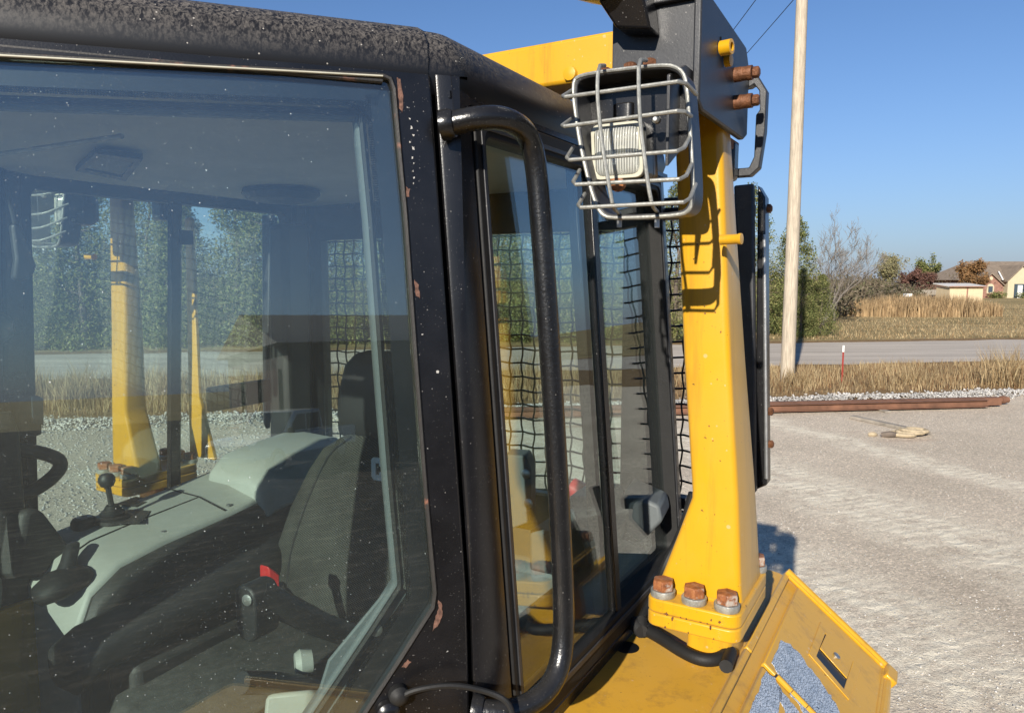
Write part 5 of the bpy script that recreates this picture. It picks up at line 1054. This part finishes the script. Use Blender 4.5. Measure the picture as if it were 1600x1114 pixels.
MB().loft([[Vector((-.015+x, v, 1.86+z)) for x, z in rrect(w_, h_, .04, 4)] for v, w_, h_ in ((-.56, .44, .06), (-.53, .50, .12), (-.3, .52, .14), (-.08, .50, .14), (-.02, .46, .10))]).build('cushion', M['seat'], st, 0, 70)
MB().box(-.22, .19, -.5, -.05, 1.56, 1.79).build('seat_base', M['inside'], st, .02)
# letter C of the maker's mark, white on the backrest
cx_, cz_ = .048, 2.30
pc = sight(591, 732, v=-.065); cu = pc.x; cz = pc.z
Cpts = [(.5, .5), (.5, .14), (.2, .14), (.2, .26), (-.16, .26), (-.16, -.26), (.2, -.26), (.2, -.12), (.5, -.12), (.5, -.5), (-.3, -.5), (-.5, -.36), (-.5, .36), (-.3, .5)]
MB().prism([(cu+x*.034, -.070+.0*z, cz+z*.056) for x, z in Cpts], (0, .004, 0)).build('maker_mark', M['white'], st, 0, 0)
bu = sight(430, 905, u=.02); MB().loft([[bu+Vector((x, y*.3, z*1.0))+Vector((-.01*k_, -.02*k_, .02*k_)) for x, z in rrect(.03, .035, .006, 2) for y in (0,)] for k_ in (0, 1)]).build('belt_buckle', M['red'], st, .003)
bb = sight(436, 915, u=.02); MB().tube([bb, bb+Vector((.02, .05, -.09))], .014, 8).build('belt_stalk', M['inside'], st)
# left armrest with its pivot, lower control lever, and pale tread box by the door
AR = [sight(400, 925, u=.22), sight(440, 945, u=.23), sight(520, 985, u=.24), sight(620, 1010, u=.25)]
ar = MB().tube(AR, [.026, .026, .024, .022], 12, True, 1).build('left_armrest', M['headrest'], st)
MB().loft([[AR[0]+Vector((x, y*.0+dv, z-.03)) for x, z in rrect(.05, .10, .02, 3)] for dv in (-.025, .03)]).build('armrest_pivot', M['headrest'], st, .004)
MB().lathe(AR[0]+Vector((.012, -.027, .0)), (.2, -1, .1), [(.010, 0), (.010, .004), (.004, .005)], 12).build('pivot_screw', M['steel'], st)
LV = [sight(378, 1066, u=.30), sight(440, 1066, u=.30), sight(500, 1075, u=.32), sight(540, 1110, u=.34)]
MB().tube(LV, .018, 12, True, 1).build('left_control_lever', M['headrest'], DZ)
tb = [sight(*q, u=.30) for q in ((412, 1082), (490, 1088), (505, 1110), (505, 1200), (400, 1200))]; MB().prism(tb, (.06, .05, 0)).build('control_cover', M['console'], DZ, .01)
pv = sight(470, 1035, u=.28); MB().lathe(pv, (-.6, -.8, 0), [(.02, -.02), (.024, 0), (.018, .01)], 14).build('control_pivot', M['console'], DZ)
# right-hand window rail and boxes on the rear shelf
MB().box(-.685, -.66, .06, .37, 2.40, 2.475).build('window_rail', M['inside'], DZ, .005)
MB().loft([[(-.66, v, 2.15), (-.56, v, 2.15), (-.55, v, 2.98), (-.63, v, 2.98)] for v in (.27, .385)]).build('rear_corner_trim', M['inside'], DZ, .02)
MB().box(-.55, .62, .16, .40, 1.56, 2.10).build('rear_shelf', M['trim'], DZ, .03)
MB().box(.42, .52, .10, .30, 2.105, 2.21).build('shelf_cover', M['trim'], DZ, .01)
e_ = sight(812, 770, u=.36); fb = empty('filter_box', (0, 0, 0)); fb.parent = DZ
bq = [sight(*q, v=.0) for q in ((789, 710), (822, 712), (830, 735), (830, 815), (790, 830))]; MB().prism(bq, (-.02, .06, 0)).build('cover', M['trim'], fb, .004)
for q in ((822, 740), (826, 786)): p = sight(*q, v=-.001); MB().lathe(p, (0, -1, 0), [(.011, 0), (.011, .003), (.004, .006)], 12).build('screw', M['steel'], fb)
rc = sight(893, 762, v=.28); MB().tube([rc, rc+Vector((.06, 0, -.02))], .028, 12).build('extinguisher', M['red'], DZ)
MB().prism([sight(*q, v=.10) for q in ((888, 775), (940, 778), (960, 830), (940, 880), (918, 880))], (-.01, .14, 0)).build('side_bin', pmat('dark_green_plastic', (.03, .055, .055), .5), DZ, .006)
MB().prism([sight(*q, v=.20) for q in ((975, 765), (1030, 790), (1035, 815), (1000, 850), (975, 830))], (-.02, .12, 0)).build('grey_cover', M['trim'], DZ, .008)

# --- the rest of the machine, below and ahead of the view
MB().box(-.56, .56, -1.15, .5, 1.0, 1.499).build('main_frame', M['yellow'], DZ, .02)
hd = empty('engine_hood', (0, 0, 0)); hd.parent = DZ
MB().loft([[Vector((u, v, z)) for u, z in ((-.45, 1.0), (.45, 1.0), (.45, zt-.12), (.30, zt), (-.30, zt), (-.45, zt-.12))] for v, zt in ((-1.16, 2.06), (-2.3, 2.0), (-3.0, 1.95))]).build('hood', M['yellow'], hd, .03)
MB().box(-.42, .42, -3.06, -3.005, 1.0, 1.85).build('grille', M['black'], hd, .01)
MB().tube([(-.18, -2.0, 1.98), (-.18, -2.0, 2.55), (-.18, -1.96, 2.62)], .06, 14).build('exhaust_stack', M['black'], hd)
for s in (1, -1):
    tk = empty('track', (0, 0, 0)); tk.parent = DZ; uc = s*.97; path = []
    vf, vr, rr0, zc = -2.35, .75, .42, .48
    L_ = (vr-vf); per = 2*L_+2*math.pi*rr0; npd = 38; proto = None
    for k in range(npd):
        d = per*k/npd
        if d < L_: v, z, a = vf+d, zc+rr0, 0
        elif d < L_+math.pi*rr0: q = (d-L_)/rr0; v, z, a = vr+rr0*math.sin(q), zc+rr0*math.cos(q), -q
        elif d < 2*L_+math.pi*rr0: v, z, a = vr-(d-L_-math.pi*rr0), zc-rr0, math.pi
        else: q = (d-2*L_-math.pi*rr0)/rr0; v, z, a = vf-rr0*math.sin(q), zc-rr0*math.cos(q), math.pi-q
        if proto is None:
            proto = MB().box(-.26, .26, -.108, .108, -.012, .012).box(-.26, .26, .06, .085, .0125, .055).build('shoe', M['rustpipe'], tk, .004); o = proto
        else: o = proto.copy(); COL.objects.link(o); o.parent = tk
        o.location = (uc, v, z); o.rotation_euler = (a, 0, 0)
    MB().box(uc-.14, uc+.14, vf, vr, .3, .66).build('track_frame', M['yellow'], tk, .02)
    MB().lathe((uc-.1*s, vr, zc), (s, 0, 0), [(.30, 0), (.395, .03), (.395, .17), (.30, .2)], 24).build('sprocket', M['yellow'], tk)
    MB().lathe((uc-.1*s, vf, zc), (s, 0, 0), [(.30, 0), (.395, .03), (.395, .17), (.30, .2)], 24).build('idler', M['yellow'], tk)
MB().box(-.7, .7, .62, 1.25, .75, 1.95).build('fuel_tank', M['yellow'], DZ, .05)
bl = empty('blade', (0, 0, 0)); bl.parent = DZ
MB().loft([[Vector((u, -3.75+.16*math.cos((z-.5)*2.2)*-1, z)) for z in (.04, .3, .6, .9, 1.2)]+[Vector((u, -3.66+.16*math.cos((z-.5)*2.2)*-1, z)) for z in (1.2, .9, .6, .3, .04)] for u in (-1.6, 1.6)]).build('moldboard', M['yellow'], bl, .01)
for s in (1, -1): MB().box(*sorted((s*1.26, s*1.38)), -3.75, -.8, .35, .6).build('push_arm', M['yellow'], bl, .02)
